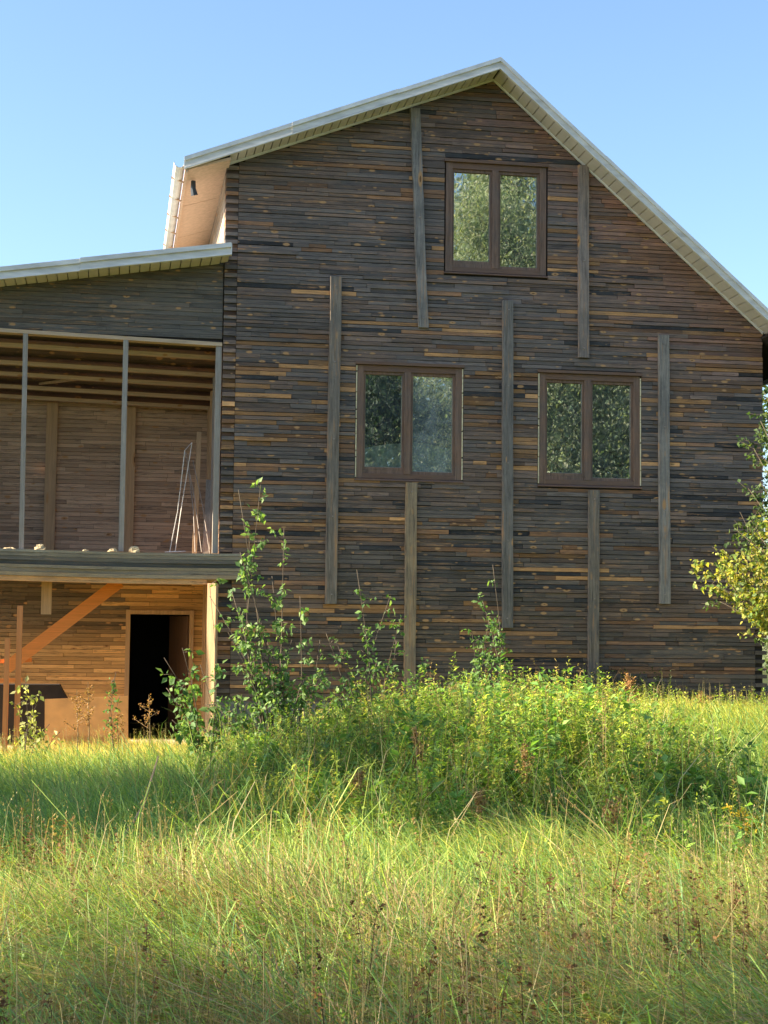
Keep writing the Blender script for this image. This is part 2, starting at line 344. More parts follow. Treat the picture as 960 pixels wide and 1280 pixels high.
def lay(rows, name_rest, parent, n_single, kind='plank'):
    """rows: list of (x0,x1,z0,z1,y_front,y_back,tint); the longest n_single become planks of their own"""
    rows.sort(key=lambda r_: -(r_[1]-r_[0])*(2.2 if sum(r_[6]) > .42 else 1))
    off = Vector((parent.location if parent is not house else (0, 0, 0)))
    for x0, x1, z0, z1, ya, yb, c in rows[:n_single]:
        o = bpy.data.objects.new('plank', unit[kind+'_obj', random.randrange(4)]); C.objects.link(o); o.parent = parent
        o.location = (x0, ya, z0); o.scale = (x1-x0, yb-ya, z1-z0); o.color = (*c, random.random())
    mb = MB()
    for x0, x1, z0, z1, ya, yb, c in rows[n_single:]:
        mb.box((x0, ya, z0), (x1, yb, z1), (*c, random.random()))
    if mb.v:
        o = mb.build(name_rest, MT[kind], parent); tag(o, kind='stuff')
rows = []; z = ZB; k = 0
while z < ZP-.03:
    k += 1; h = PT*random.uniform(.84, 1.12); zt = z+h
    xa = XL+.16 if True else XL; xb = XR-.13 if z < 1.55 else XR
    # clip to the roof slopes (course stays under the slope at its top edge)
    if zt > roofz(xa): xa = max(xa, XP-(ZP-zt)/SL)
    if zt > roofz(xb): xb = min(xb, XP+(ZP-zt)/SR)
    # corner blocks on the left: lapped ends, the recessed ones tinted darker as shade
    if zt < ZL+.0:
        dep = -.026 if k % 2 else -.002
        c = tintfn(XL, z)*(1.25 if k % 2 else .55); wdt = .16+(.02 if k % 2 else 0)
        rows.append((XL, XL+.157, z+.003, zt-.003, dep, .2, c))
    if z < 1.55: rows.append((XR-.127, XR+(.03 if k % 2 else -.05), z+.003, zt-.003, -.03 if k % 2 else .03, .2, tintfn(XR, z)*(1 if k % 2 else .4)))  # recessed blocks tinted dark to read as shaded gaps
    segs = [(xa, xb)]
    for w in wins:
        if z < w['z1']-.012 and zt > w['z0']+.012:
            ns = []
            for a, b_ in segs:
                if a < w['x0'] and b_ > w['x1']: ns += [(a, w['x0']-.008), (w['x1']+.008, b_)]
                else: ns.append((a, b_))
            segs = ns
    lm = .75 if z < 5 else 1.0
    for a, b_ in segs:
        x = a
        while x < b_-.02:
            L_ = random.choice((.22, .4, .6, .8, 1.1, 1.5))*lm*random.uniform(.8, 1.25); x2 = min(x+L_, b_)
            if b_-x2 < .12: x2 = b_
            pr = random.gauss(0, .0035)
            tl = random.uniform(.003, .008)
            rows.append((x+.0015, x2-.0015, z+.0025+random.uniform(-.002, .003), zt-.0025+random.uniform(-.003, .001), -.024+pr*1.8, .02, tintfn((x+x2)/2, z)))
            x = x2
    z = zt
lay(rows, 'plank_courses', wall, 210)

# upright boards bolted on the wall
for (xa, xb_, za, zt, tb, c) in ((3.585, 3.725, 5.40, 8.27, .135, (.27, .235, .20)), (2.568, 2.722, 1.845, 6.01, 0.012, (.24, .19, .145)), (4.835, 4.985, 1.57, 5.80, -.02, (.21, .18, .15)),
                                 (5.842, 5.993, 5.095, 7.65, -.012, (.29, .22, .175)), (6.937, 7.09, 1.905, 5.435, -.012, (.30, .255, .21)),
                                 (3.577, 3.732, .55, 3.40, -.003, (.36, .25, .145)), (5.985, 6.136, .55, 3.365, .0, (.23, .18, .135))):
    mb = MB(); w_ = xb_-xa; h = zt-za; ns = 7; dx = tb if abs(tb) > .05 else tb
    rng_ = [random.uniform(-.004, .004) for _ in range(ns+1)]
    rings = []
    for i in range(ns+1):
        f = i/ns; cx = xa+w_/2+ (dx*(1-f) if abs(tb) > .05 else dx*(f-.5)); zz = za+h*f; rings.append((cx+rng_[i], zz))
    V = []; Fc = []
    for cx, zz in rings:
        V += [(cx-w_/2, -.028, zz), (cx-w_/2+.008, -.072, zz), (cx+w_/2-.008, -.072, zz), (cx+w_/2, -.028, zz)]
    for i in range(ns):
        b_ = i*4
        for q in range(3): Fc.append((b_+q, b_+q+1, b_+q+5, b_+q+4))
    Fc += [(3, 2, 1, 0), (ns*4, ns*4+1, ns*4+2, ns*4+3)]
    mb.poly(V, Fc); o = hb(mb, 'upright_board', MT['upright']); o.color = (*c, random.random())
    bo = MB()
    for zz in np.linspace(za+.12, zt-.12, max(2, int(h/1.0)+1)):
        f = (zz-za)/h; cx = xa+w_/2+(dx*(1-f) if abs(tb) > .05 else 0); bo.tube([(cx, -.071, zz), (cx, -.082, zz)], .011, 6)
    bo.build('bolt', MT['rod'], o)

# windows
def window(w, foam=False, casing=False, sash_drop=(0, 0)):
    x0, x1, z0, z1, xm = w['x0'], w['x1'], w['z0'], w['z1'], w['mull']; fw_ = .085
    root = MB()                                 # outer frame: side stiles
    root.box((x0+.012, -.012, z0+.012), (x0+.012+fw_, .10, z1-.012)); root.box((x1-.012-fw_, -.012, z0+.012), (x1-.012, .10, z1-.012))
    root.box((xm-.042, -.016, z0+.075), (xm+.042, .098, z1-.09))
    win = hb(root, 'window', MT['frame'])
    for za_, zb_ in ((z0+.012, z0+.075), (z1-.09, z1-.012)):
        rl = MB(); rl.box((x0+.012+fw_, -.010, za_), (x1-.012-fw_, .098, zb_)); rl.build('frame_rail', MT['frameh'], win)
    for s, (a, b_) in enumerate(((x0+.012+fw_, xm-.042), (xm+.042, x1-.012-fw_))):
        sh = MB(); sw = .03 if s else .026; lo = z0+.077+sash_drop[s]; hi_ = z1-.092; t_ = .035
        if sash_drop[s]: sh.box((a+.002, .008, z0+.077), (b_-.002, .07, lo-.002))
        sh.box((a+.002, .012, lo), (a+sw, .07, hi_)); sh.box((b_-sw, .012, lo), (b_-.002, .07, hi_))
        sh.box((a+sw, .014, lo), (b_-sw, .068, lo+t_)); sh.box((a+sw, .014, hi_-t_), (b_-sw, .068, hi_))
        so_ = sh.build('sash', MT['grey'] if False else MT['frame'], win)
        pn = MB(); pn.poly([(a+sw, .042, lo+t_), (b_-sw, .042, lo+t_), (b_-sw, .042, hi_-t_), (a+sw, .042, hi_-t_)], [(0, 1, 2, 3)])
        pn.build('pane', MT['hazed_glass' if w is wins[1] and s else 'glass'], win)
        bd = MB()
        for (p, q) in (((a+sw, lo+t_), (a+sw, hi_-t_)), ((b_-sw, lo+t_), (b_-sw, hi_-t_)), ((a+sw, lo+t_), (b_-sw, lo+t_))):
            bd.bar((p[0], .03, p[1]), (q[0], .03, q[1]), .010, .012, up=(0, 1, 0))
        bd.build('glazing_bead', MT['bead'], win)
    sl_ = MB(); sl_.poly([(x0-.012, -.045, z0-.012), (x1+.012, -.045, z0-.012), (x1+.012, .0, z0+.010), (x0-.012, .0, z0+.010),
                          (x0-.012, -.045, z0-.022), (x1+.012, -.045, z0-.022), (x1+.012, .0, z0-.022), (x0-.012, .0, z0-.022)],
                         [(0,1,2,3),(4,7,6,5),(0,4,5,1),(1,5,6,2),(3,2,6,7),(0,3,7,4)]); sl_.build('sill', MT['frameh'], win)
    cs = MB(); cs.box((x0-.015, -.047, z1-.008), (x1+.015, -.0, z1+.028)); cs.build('head_board', MT['frameh'], win)
    if foam:
        for xx in (x0+.0045, x1-.0045):
            fm = MB(); zz = z0+.02
            while zz < z1-.05:
                hh = random.uniform(.05, .35); fm.box((xx-.0065, -.022, zz), (xx+.0065, .02, min(zz+hh, z1-.02))); zz += hh+random.uniform(0, .02)
            fm.build('foam_seal', MT['seal'], win)
    return win
window(wins[0], sash_drop=(.05, 0)); window(wins[1], foam=True, sash_drop=(.045, 0)); window(wins[2], foam=True, sash_drop=(.05, 0))

# side wall (left), planks of courses
side = MB(); z = 4.6
side.box((XL+.03, .2, .2), (XL+.16, DEPTH, 7.2))
for k in range(60):
    if z > ZL-.02: break
    y = .2
    while y < DEPTH-.1:
        y2 = min(y+random.uniform(.5, 1.4), DEPTH); side.box((XL+.0-random.uniform(0, .004), y+.002, z+.002), (XL+.05, y2-.002, z+.05), (*(np.array((.42, .34, .27))*random.uniform(.7, 1.15)), random.random())); y = y2
    z += .0545
side.c = [(0.3, .22, .16, .5)]*8+side.c
sw_ = hb(side, 'side_wall', MT['plank_warm'])

# roof: deck, rake fascia and soffit, eaves
OH = .42; EL = .52; ER = .50; TH = .20
def roofline(x, lift): return roofz(x)+lift
roof_mb = MB()
xl, xr = XL-EL, XR+ER
def rz2(x): return ZP-(XP-x)*SL if x < XP else ZP-(x-XP)*SR
for (a, b_) in ((xl, XP), (XP, xr)):
    pts = [(a, rz2(a)+.085), (b_, rz2(b_)+.085), (b_, rz2(b_)+.12), (a, rz2(a)+.12)]
    roof_mb.prism(pts, -OH-.015, DEPTH+.3)
roof = hb(roof_mb, 'roof', MT['roof'])
# rake fascia boards, two profiles each
YF = -OH
for (a, b_) in ((xl-.03, XP), (XP, xr+.02)):
    s_ = 1 if b_ == XP else -1
    for q in range(3):
        a1 = a+(b_-a)*q/3; b1 = a+(b_-a)*(q+1)/3; dz1 = (0, .004, -.002)[q]; dy1 = (0, .004, .002)[q]
        mb = MB(); mb.prism([(a1, rz2(a1)-.0+dz1), (b1-.001, rz2(b1)-.0+dz1), (b1-.001, rz2(b1)+.09), (a1, rz2(a1)+.09)], YF-.02-dy1, YF); mb.build('rake_fascia', MT['fascia'], roof)
        mb = MB(); mb.prism([(a1, rz2(a1)+.082+dz1), (b1-.001, rz2(b1)+.082+dz1), (b1-.001, rz2(b1)+.135+dz1), (a1, rz2(a1)+.135+dz1)], YF-.045-dy1, YF-.0245); mb.build('roof_edge_trim', MT['trim'], roof)
    mb = MB(); mb.prism([(a, rz2(a)-.018), (b_, rz2(b_)-.018), (b_, rz2(b_)-.002), (a, rz2(a)-.002)], YF-.03, YF+.02); mb.build('drip_edge', MT['trim'], roof)
    # wall-side trim along the planks
    mb = MB(); aa = XL if b_ == XP else XP; bb = XP if b_ == XP else XR
    mb.prism([(aa, rz2(aa)-.04), (bb, rz2(bb)-.04), (bb, rz2(bb)-.012), (aa, rz2(aa)-.012)], -.055, -.03); mb.build('soffit_trim', MT['trim'], roof)
# soffit panels under the rakes
def soffit(a, b_, n, y0=YF, y1=-.031, mat='soffit', drop=.0):
    for i in range(n):
        xa = a+(b_-a)*i/n+.007; xb_ = a+(b_-a)*(i+1)/n-.007; mb = MB()
        q = random.uniform(0, .003)
        mb.prism([(xa, rz2(xa)-.01-q), (xb_, rz2(xb_)-.012-q*.3), (xb_, rz2(xb_)+.02), (xa, rz2(xa)+.02)], y0+.001, y1); mb.build('soffit_panel', MT[mat], roof)
soffit(XL+.02, XP-.01, 32); soffit(XP+.01, xr-.05, 40)
bk = MB(); bk.prism([(xl, rz2(xl)+.024), (XP, rz2(XP)+.024), (XP, rz2(XP)+.05), (xl, rz2(xl)+.05)], YF+.002, .0); bk.prism([(XP, rz2(XP)+.024), (xr, rz2(xr)+.024), (xr, rz2(xr)+.05), (XP, rz2(XP)+.05)], YF+.002, .0)
bk.build('soffit_backing', MT['core'], roof)
# left eave: wide tan boards running back, gutter and a white edge
nb = 6
for i in range(nb):
    y0 = YF+.03+(DEPTH+.2-YF)*i/nb; y1 = YF+.02+(DEPTH+.2-YF)*(i+1)/nb
    mb = MB(); mb.prism([(xl+.02, rz2(xl)-.02), (XL+.03, rz2(XL+.03)-.07), (XL+.03, rz2(XL+.03)-.04), (xl+.02, rz2(xl)+.01)], y0, y1-.01); mb.build('eave_board', MT['osb'], roof)
mb = MB(); mb.prism([(xl-.005, rz2(xl)-.06), (xl+.02, rz2(xl)-.06), (xl+.02, rz2(xl)+.083), (xl-.005, rz2(xl)+.083)], YF+.002, DEPTH+.2); mb.build('eave_fascia', MT['osb'], roof)
gt = MB(); n = 7
prof = [(-.075+.07*math.cos(math.pi+math.pi*i/n), .07*math.sin(math.pi+math.pi*i/n)) for i in range(n+1)]
pf = [(xl-.01+p[0], rz2(xl)+.06+p[1]) for p in prof]; pf += [(p[0]*1+(.006 if p[0] < xl-.085 else -.006), p[1]+.006) for p in pf[::-1]]
gt.prism(pf, YF-.0, DEPTH+.2); gut = gt.build('gutter', MT['trim'], roof)
for yy in np.arange(.15, DEPTH, .9):
    cl = MB(); cl.prism([(xl-.165, rz2(xl)+.045), (xl-.005, rz2(xl)-.022), (xl-.005, rz2(xl)-.04), (xl-.17, rz2(xl)+.02)], yy, yy+.03); cl.build('gutter_bracket', MT['osb'], roof)
pp = MB(); pp.tube([(xl+.11, .1, rz2(xl)-.02), (xl+.11, .1, rz2(xl)-.12), (xl+.13, .12, rz2(xl)-.2)], [.03, .035, .045], 8); pp.build('drain_outlet', MT['pipe'], roof)
# right eave
mb = MB()
for i in range(8):
    y0 = YF+.03+(DEPTH-YF)*i/8; mb.prism([(XR-.02, rz2(XR)-.10), (xr-.02, rz2(xr)-.04), (xr-.02, rz2(xr)-.02), (XR-.02, rz2(XR)-.07)], y0, y0+(DEPTH-YF)/8-.01)
mb.build('right_eave_soffit', MT['core'], roof)
mb = MB(); mb.prism([(xr-.02, rz2(xr)-.10), (xr+.005, rz2(xr)-.10), (xr+.005, rz2(xr)+.083), (xr-.02, rz2(xr)+.083)], YF+.002, DEPTH+.2); mb.build('eave_fascia', MT['fascia'], roof)

fl_ = MB(); fl_.box((-3.6, .45, -.3), (XL-.02, 2.50, -.005)); _f = fl_.build('bounce_dirt_floor', plain('bounce_dirt', (.50, .40, .24), .95, .3, 9)); tag(_f, kind='structure')  # pale floor sheet added to bounce sunlight onto the porch wall
# ---------------------------------------------------------------- the wing with the balcony
WX0 = -2.7; WX1 = XL-.012; WD = 2.5
def wtop(x): return 6.136+(x-1.226)*.155
def head(x): return 5.145+(x-0)*-.025
wc = MB(); wc.prism([(WX0, head(WX0)), (WX1, head(WX1)), (WX1, wtop(WX1)-.02), (WX0, wtop(WX0)-.02)], .03, .14)
wwall = hb(wc, 'wing_front_panel', MT['core'])
rows = []; z = 5.0
while z < 6.2:
    zt = z+PT*random.uniform(.92, 1.08); x = WX0
    while x < WX1-.02:
        x2 = min(x+random.choice((.4, .7, 1.1, 1.6))*random.uniform(.8, 1.3), WX1)
        if WX1-x2 < .12: x2 = WX1
        xa, xb_ = x, x2
        if z+.0 < head(xa): z0_ = None
        ok = head(xa) < zt-.01 and wtop(xb_) > z
        if ok:
            zz0 = max(z, head((xa+xb_)/2)); zz1 = min(zt, wtop(xb_)+.06)
            xs_ = xa
            if wtop(xa)+.06 < zt: xs_ = min(max(xa, 1.226+(zt-.06-6.136)/.155), xb_)
            c = np.array((.135, .115, .095))*random.uniform(.7, 1.3)+(np.array((.03, .012, 0)) if random.random() < .25 else 0)
            if zz1-zz0 > .012 and xb_-xs_ > .04: rows.append((xs_+.0015, xb_-.0015, zz0+.002, zz1-.002, .008+random.gauss(0, .003), .05, c))
        x = x2
    z = zt
lay([r_ for r_ in rows if r_[1] > -2.2], 'plank_courses', wwall, 30); 
lay([r_ for r_ in rows if r_[1] <= -2.2], 'plank_courses', wwall, 0)
hd = MB(); hd.prism([(WX0, head(WX0)-.05), (WX1, head(WX1)-.05), (WX1, head(WX1)-.003), (WX0, head(WX0)-.003)], -.01, .14); hb(hd, 'opening_header', MT['palex'])
# wing roof
wr = MB(); wr.prism([(WX0-.4, wtop(WX0-.4)+.085), (XL+.0, wtop(XL)+.085), (XL+.0, wtop(XL)+.115), (WX0-.4, wtop(WX0-.4)+.115)], -.40, WD+1.2); wroof = hb(wr, 'wing_roof', MT['roof'])
WF = -.40
for nm, lo, hi_, ya, yb, mt in (('wing_fascia', .0, .085, WF-.02, WF, 'fascia'), ('wing_edge_trim', .078, .135, WF-.045, WF-.0205, 'fascia'), ('wing_drip_edge', -.016, -.002, WF-.03, WF+.02, 'trim')):
    for (a, b_) in ((WX0-.4, -.55), (-.548, XL+.05)):
        mb = MB(); ad = .01 if a > -1 else 0
        mb.prism([(a, wtop(a)+lo+ad), (b_, wtop(b_)+lo+ad), (b_, wtop(b_)+hi_+ad), (a, wtop(a)+hi_+ad)], ya-ad*.4, yb-ad*.4); mb.build(nm, MT[mt], wroof)
mb = MB(); mb.prism([(XL+.05, wtop(XL)+.0), (XL+.06, wtop(XL)+.0), (XL+.06, wtop(XL)+.14), (XL+.05, wtop(XL)+.14)], WF-.045, WF+.05); mb.build('fascia_end', MT['trim'], wroof)
x = -2.2
while x < XL-.01:
    x2 = min(x+.125, XL+.04); mb = MB(); q = random.uniform(0, .003)
    mb.prism([(x+.006, wtop(x)-.012-q), (x2-.006, wtop(x2)-.012-q), (x2-.006, wtop(x2)+.015), (x+.006, wtop(x)+.015)], WF+.001, .006 if x2 < XL else -.06); mb.build('soffit_panel', MT['soffit'], wroof); x = x2
mb = MB(); mb.prism([(WX0-.4, wtop(WX0-.4)-.01), (-2.21, wtop(-2.21)-.01), (-2.21, wtop(-2.21)+.015), (WX0-.4, wtop(WX0-.4)+.015)], WF+.001, .006); mb.build('soffit_strip', MT['soffit'], wroof)

# back wall of both levels, with the door opening
dl = at(163, 768, WD).x; dr = at(237, 768, WD).x; dt = at(200, 768, WD).z
bw = MB(); ZT = 4.60
bw.box((WX0, WD+.03, 2.3), (WX1, WD+.15, 5.9)); bw.box((WX0, WD+.03, -.2), (dl, WD+.15, 2.3)); bw.box((dr, WD+.03, -.2), (WX1, WD+.15, 2.3)); bw.box((dl, WD+.03, dt), (dr, WD+.15, 2.3))
bwall = hb(bw, 'wing_back_wall', MT['core'])
rows = []; z = -.12
while z < 5.2:
    zt = z+.056*random.uniform(.92, 1.08)
    segs = [(WX0, dl-.005), (dr+.005, WX1)] if z < dt else [(WX0, WX1)]
    for a, b_ in segs:
        x = a
        while x < b_-.02:
            x2 = min(x+random.choice((.3, .5, .8, 1.1))*random.uniform(.8, 1.3), b_)
            if b_-x2 < .1: x2 = b_
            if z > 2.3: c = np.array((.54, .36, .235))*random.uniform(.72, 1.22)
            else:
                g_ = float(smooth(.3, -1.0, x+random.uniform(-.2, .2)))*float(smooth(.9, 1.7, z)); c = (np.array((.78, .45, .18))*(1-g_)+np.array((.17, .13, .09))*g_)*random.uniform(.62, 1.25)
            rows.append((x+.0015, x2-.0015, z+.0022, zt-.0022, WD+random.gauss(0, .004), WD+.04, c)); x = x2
    z = zt
vis = [r_ for r_ in rows if r_[1] > -1.9 and r_[2] > .2 and r_[2] < 1.9]
oth = [r_ for r_ in rows if not (r_[1] > -1.9 and r_[2] > .2 and r_[2] < 1.9)]
lay(vis, 'plank_courses', bwall, 60, 'plank_warm'); lay(oth, 'upper_plank_courses', bwall, 0, 'plank_warm')
# unseen end wall added to darken the balcony; hidden room behind the door
lw = MB(); 
lw.box((WX0, .15, 2.43), (WX0+.1, WD, 4.6))
for yy in (WD+3.9,): lw.box((WX0, yy, -.2), (XL+.02, yy+.1, 5.0))
lw.box((WX0, WD+.15, -.2), (WX0+.1, WD+3.9, 5.0)); lw.box((WX0, WD+.15, 2.32), (XL+.02, WD+4, 2.4)); hb(lw, 'inner_wall', MT['dark'])
for yy in (.15, 1.3, 2.35):
    mb = MB(); mb.box((WX0+.02, yy, -.1), (WX0+.12, yy+.1, 4.65)); hb(mb, 'end_post', MT['pale'])
# side wall facing into the recess (the house's own left wall), both levels
rs = MB(); rsr = []
rs.box((XL+.03, .15, 0.0), (XL+.15, WD+.1, 5.9)); rsw = None
rs.c = [(.1, .07, .05, .5)]*8
z = .05
while z < 4.75:
    y = .16
    while y < WD-.02:
        y2 = min(y+random.uniform(.3, 1.0), WD); cc = np.array((.30, .17, .10))*random.uniform(.6, 1.2)
        rs.box((XL+.0-random.uniform(0, .006), y+.002, z+.002), (XL+.04, y2-.002, z+.053), (*cc, random.random())); y = y2
    z += .0555
hb(rs, 'recess_side_wall', MT['plank_warm'])
# ceiling joists and deck of the balcony
def czf(y): return -.225*y
for yy in (.45, 1.03, 1.42, 1.87, 2.24):
    mb = MB(); dz = czf(yy)
    mb.prism([(WX0, head(WX0)+dz-.045), (WX1-.01, head(WX1)+dz-.045), (WX1-.01, head(WX1)+dz+.004), (WX0, head(WX0)+dz+.004)], yy, yy+.09); hb(mb, 'ceiling_joist', MT['palex'])  # shallow pale joist stands in for a bounce-lit lower edge
mb = MB(); mb.prism([(WX0, head(WX0)+.09), (WX1, head(WX1)+.09), (WX1, head(WX1)+.11), (WX0, head(WX0)+.11)], .14, WD)
dk_ = MB()
yk = .15
while yk < WD-.02:
    y2 = min(yk+.14, WD-.001); P = []
    for zz in (.10, .125):
        P += [(WX0, yk+.003, head(WX0)+czf(yk)+zz), (WX1-.01, yk+.003, head(WX1)+czf(yk)+zz), (WX1-.01, y2-.003, head(WX1)+czf(y2)+zz), (WX0, y2-.003, head(WX0)+czf(y2)+zz)]
    dk_.poly(P, [(0,3,2,1),(4,5,6,7),(0,1,5,4),(1,2,6,5),(2,3,7,6),(3,0,4,7)], (*(np.array((.20, .135, .11))*random.uniform(.5, 1.3)), random.random())); yk = y2
o = hb(dk_, 'ceiling_boards', MT['plank_warm'])
# diagonal battens on ceiling, floor of the balcony
for (a, b_) in ((at(40, 455, 1.6), at(100, 440, .9)), (at(50, 480, 2.0), at(110, 472, 1.5))):
    mb = MB(); mb.bar(a, b_, .05, .03); hb(mb, 'ceiling_batten', MT['palex'])
fl = MB(); yk = .02
while yk < WD-.01:
    y2 = min(yk+.145, WD-.004); fl.box((WX0, yk+.003, 2.38), (WX1-.003, y2-.003, 2.42)); yk = y2
hb(fl, 'balcony_floor', MT['palex'])
for yy in (.35, 1.0, 1.65, 2.3):
    mb = MB(); mb.box((WX0, yy, 2.2), (WX1-.01, yy+.05, 2.376)); hb(mb, 'floor_joist', MT['palex'])
# layered edge beam: long thin boards with wavy faces
bz = [2.07, 2.135, 2.185, 2.235, 2.275, 2.325, 2.375, 2.42, 2.455]
bc = [(.75, .40, .17), (.42, .31, .19), (.30, .24, .165), (.34, .27, .18), (.085, .078, .065), (.17, .15, .12), (.30, .25, .18), (.36, .31, .23)]  # first tint paints bounced light onto the underside of the beam
for i in range(8):
    mb = MB(); nseg = 24; x0 = WX0-.05; x1 = (at(300, 720).x, at(258, 720).x)[i == 0]
    ph = random.uniform(0, 6); yf = -.115+[.02, .0, .008, -.004, .012, .004, .0, -.006][i]
    V = []; Fc = []
    for j in range(nseg+1):
        x = x0+(x1-x0)*j/nseg; sag = -.012*math.sin((x+1)*1.1); w_ = .006*math.sin(x*2.3+ph)
        V += [(x, yf+w_, bz[i]+sag+.0012), (x, yf+w_*.5-.002, bz[i+1]+sag-.0012), (x, -.001, bz[i+1]+sag-.0012), (x, -.001, bz[i]+sag+.0012)]
    for j in range(nseg):
        b_ = j*4
        for q in range(4): Fc.append((b_+q, b_+4+q, b_+4+(q+1) % 4, b_+(q+1) % 4))
    Fc += [(0, 1, 2, 3), (nseg*4+3, nseg*4+2, nseg*4+1, nseg*4)]
    mb.poly(V, Fc); o = hb(mb, 'beam_board', MT['beam']); o.color = (*bc[i], random.random())
mb = MB(); mb.box((WX0, .005, 2.11), (WX1-.01, .12, 2.374)); hb(mb, 'beam_core', MT['palex'])
# front studs of the balcony opening, back posts, corner posts
def vpost(px0, px1, Yp, z0, z1, d, mat, name='balcony_post', parent=None, lean=0):
    a = at(px0, 560, Yp).x; b_ = at(px1, 560, Yp).x; mb = MB()
    mb.poly([(a, Yp, z0), (b_, Yp, z0), (b_, Yp+d, z0), (a, Yp+d, z0), (a+lean, Yp, z1), (b_+lean, Yp, z1), (b_+lean, Yp+d, z1), (a+lean, Yp+d, z1)], [(0,3,2,1),(4,5,6,7),(0,1,5,4),(1,2,6,5),(2,3,7,6),(3,0,4,7)])
    return hb(mb, name, MT[mat])
vpost(27, 33, -.008, 2.457, head(-1.2)-.052, .05, 'grey', lean=-.02); vpost(151, 157.5, -.008, 2.457, head(0)-.052, .05, 'grey')
for xx in (-2.4,): mb = MB(); mb.box((xx, -.008, 2.457), (xx+.07, .04, head(xx)-.052)); hb(mb, 'balcony_post', MT['grey'])
vpost(57, 71, WD-.09, 2.42, 4.62, .085, 'pale', 'back_post'); vpost(153, 169, WD-.09, 2.42, 4.60, .085, 'pale', 'back_post')
for xx in (): mb = MB(); mb.box((xx, WD-.09, 2.42), (xx+.15, WD-.01, 4.6)); hb(mb, 'back_post', MT['pale'])
mb = MB(); mb.box((WX1-.075, .004, 2.457), (WX1-.004, .12, head(WX1)-.052)); hb(mb, 'corner_post', MT['grey'])
for yy, w_, mt in ((.45, .10, 'pale'), (1.0, .07, 'grey'), (1.5, .13, 'pale'), (2.1, .10, 'pale')):
    mb = MB(); mb.box((WX1-.05, yy, 2.42), (WX1-.012, yy+w_, head(WX1)+czf(yy)-.06)); hb(mb, 'side_post', MT[mt])
# lower level: short hanging board, door frame, open door, sunlit post at the corner
a = at(52, 733, .3); b_ = at(64, 768, .3); mb = MB(); mb.box((a.x, .29, b_.z), (b_.x, .33, 2.2)); hb(mb, 'hanging_board', MT['pale'])
df = MB(); df.box((dl-.06, WD-.05, -.15), (dl, WD+.1, dt+.06)); df.box((dr, WD-.05, -.15), (dr+.06, WD+.1, dt+.06)); df.box((dl, WD-.045, dt), (dr, WD+.1, dt+.055)); dfo = hb(df, 'door_frame', MT['pale'])
ang = R(74); L_ = .82; mb = MB(); hx, hy = dr-.02, WD+.12; ex_, ey_ = hx-math.cos(ang)*L_, hy+math.sin(ang)*L_; nx_, ny_ = math.sin(ang)*.04, math.cos(ang)*.04
mb.poly([(hx, hy, -.1), (ex_, ey_, -.1), (ex_+nx_, ey_+ny_, -.1), (hx+nx_, hy+ny_, -.1), (hx, hy, dt-.02), (ex_, ey_, dt-.02), (ex_+nx_, ey_+ny_, dt-.02), (hx+nx_, hy+ny_, dt-.02)], [(0,3,2,1),(4,5,6,7),(0,1,5,4),(1,2,6,5),(2,3,7,6),(3,0,4,7)])
hb(mb, 'door', MT['doorw'])
a = at(259, 800, -.2); b_ = at(271, 800, -.2); mb = MB(); zt_ = at(265, 729, -.2).z; cx_ = (a.x+b_.x)/2; ca, sa = math.cos(R(-32)), math.sin(R(-32)); mb.prism([(0, 0)]*4, 0, 0) if False else mb.poly([(cx_+ca*u_-sa*v_, -.17+sa*u_+ca*v_, z_) for z_ in (-.1, zt_) for u_, v_ in ((-.06, -.03), (.06, -.03), (.06, .03), (-.06, .03))], [(0,3,2,1),(4,5,6,7),(0,1,5,4),(1,2,6,5),(2,3,7,6),(3,0,4,7)]); o = hb(mb, 'corner_post', MT['pale'])
for yy, w_ in ((.25, .12), (.9, .05), (1.6, .14), (2.2, .1)):
    mb = MB(); mb.box((WX1-.06, yy, -.1), (WX1-.012, yy+w_, 2.19)); hb(mb, 'side_post', MT['pale'])

# ---------------------------------------------------------------- loose things in and on the wing
cur = MB(); xa, xb_ = wins[1]['x0']+.05, wins[1]['x1']-.05; n = 40; V = []; Fc = []
for i in range(n+1):
    x = xa+(xb_-xa)*i/n; y = .125+.010*math.sin(i*1.7); f = i/n; zt = 3.42+.40+.10*math.sin(math.pi*min(1, f*1.05))+(.03 if f > .5 else 0)
    V += [(x, y, 3.40), (x, y, zt)]
for i in range(n): Fc.append((2*i, 2*i+2, 2*i+3, 2*i+1))
cur.poly(V, Fc); tag(cur.build('half_curtain', MT['curtain']), 'pale green half curtain behind the lower panes of the middle floor left window', 'curtain')
p0 = at(8, 835, .55); p1 = at(150, 727, .55); mb = MB(); mb.bar(p0, p1+ (p1-p0)*.03, .06, .155, up=(0, 1, 0)) if False else mb.bar(p0, p1, .155, .05, up=(0, 1, 0))
tag(mb.build('diagonal_plank', MT['orange'], off=tuple(p0)), 'wide orange plank slanting up under the balcony to the left of the doorway', 'plank')
p0 = at(-40, 828, .6); p1 = at(40, 825, .6); mb = MB(); mb.bar(p0, p1, .05, .06, up=(0, 1, 0)); mb.bar(at(-40, 852, .6), at(28, 850, .6), .05, .06, up=(0, 1, 0))
tag(mb.build('cross_rail', MT['orange'], off=tuple(p0)), 'short orange horizontal rails behind the thin stakes at the foot of the slanting plank', 'rail')
for (pa, pb, top, Yp, lb) in ((4.5, 11, 798, -.3, 'shorter thin orange stake standing at the far left of the porch'), (19, 26, 757, -.25, 'taller thin orange stake standing beside the slanting orange plank')):
    a = at(pa, 850, Yp); b_ = at(pb, 850, Yp); zt = at(pa, top, Yp).z; mb = MB(); mb.box((a.x, Yp, -.1), (b_.x, Yp+.05, zt))
    tag(mb.build('wooden_stake', MT['orangez'], off=(a.x, Yp, -.05)), lb, 'stake', 'thin orange stakes by the porch')
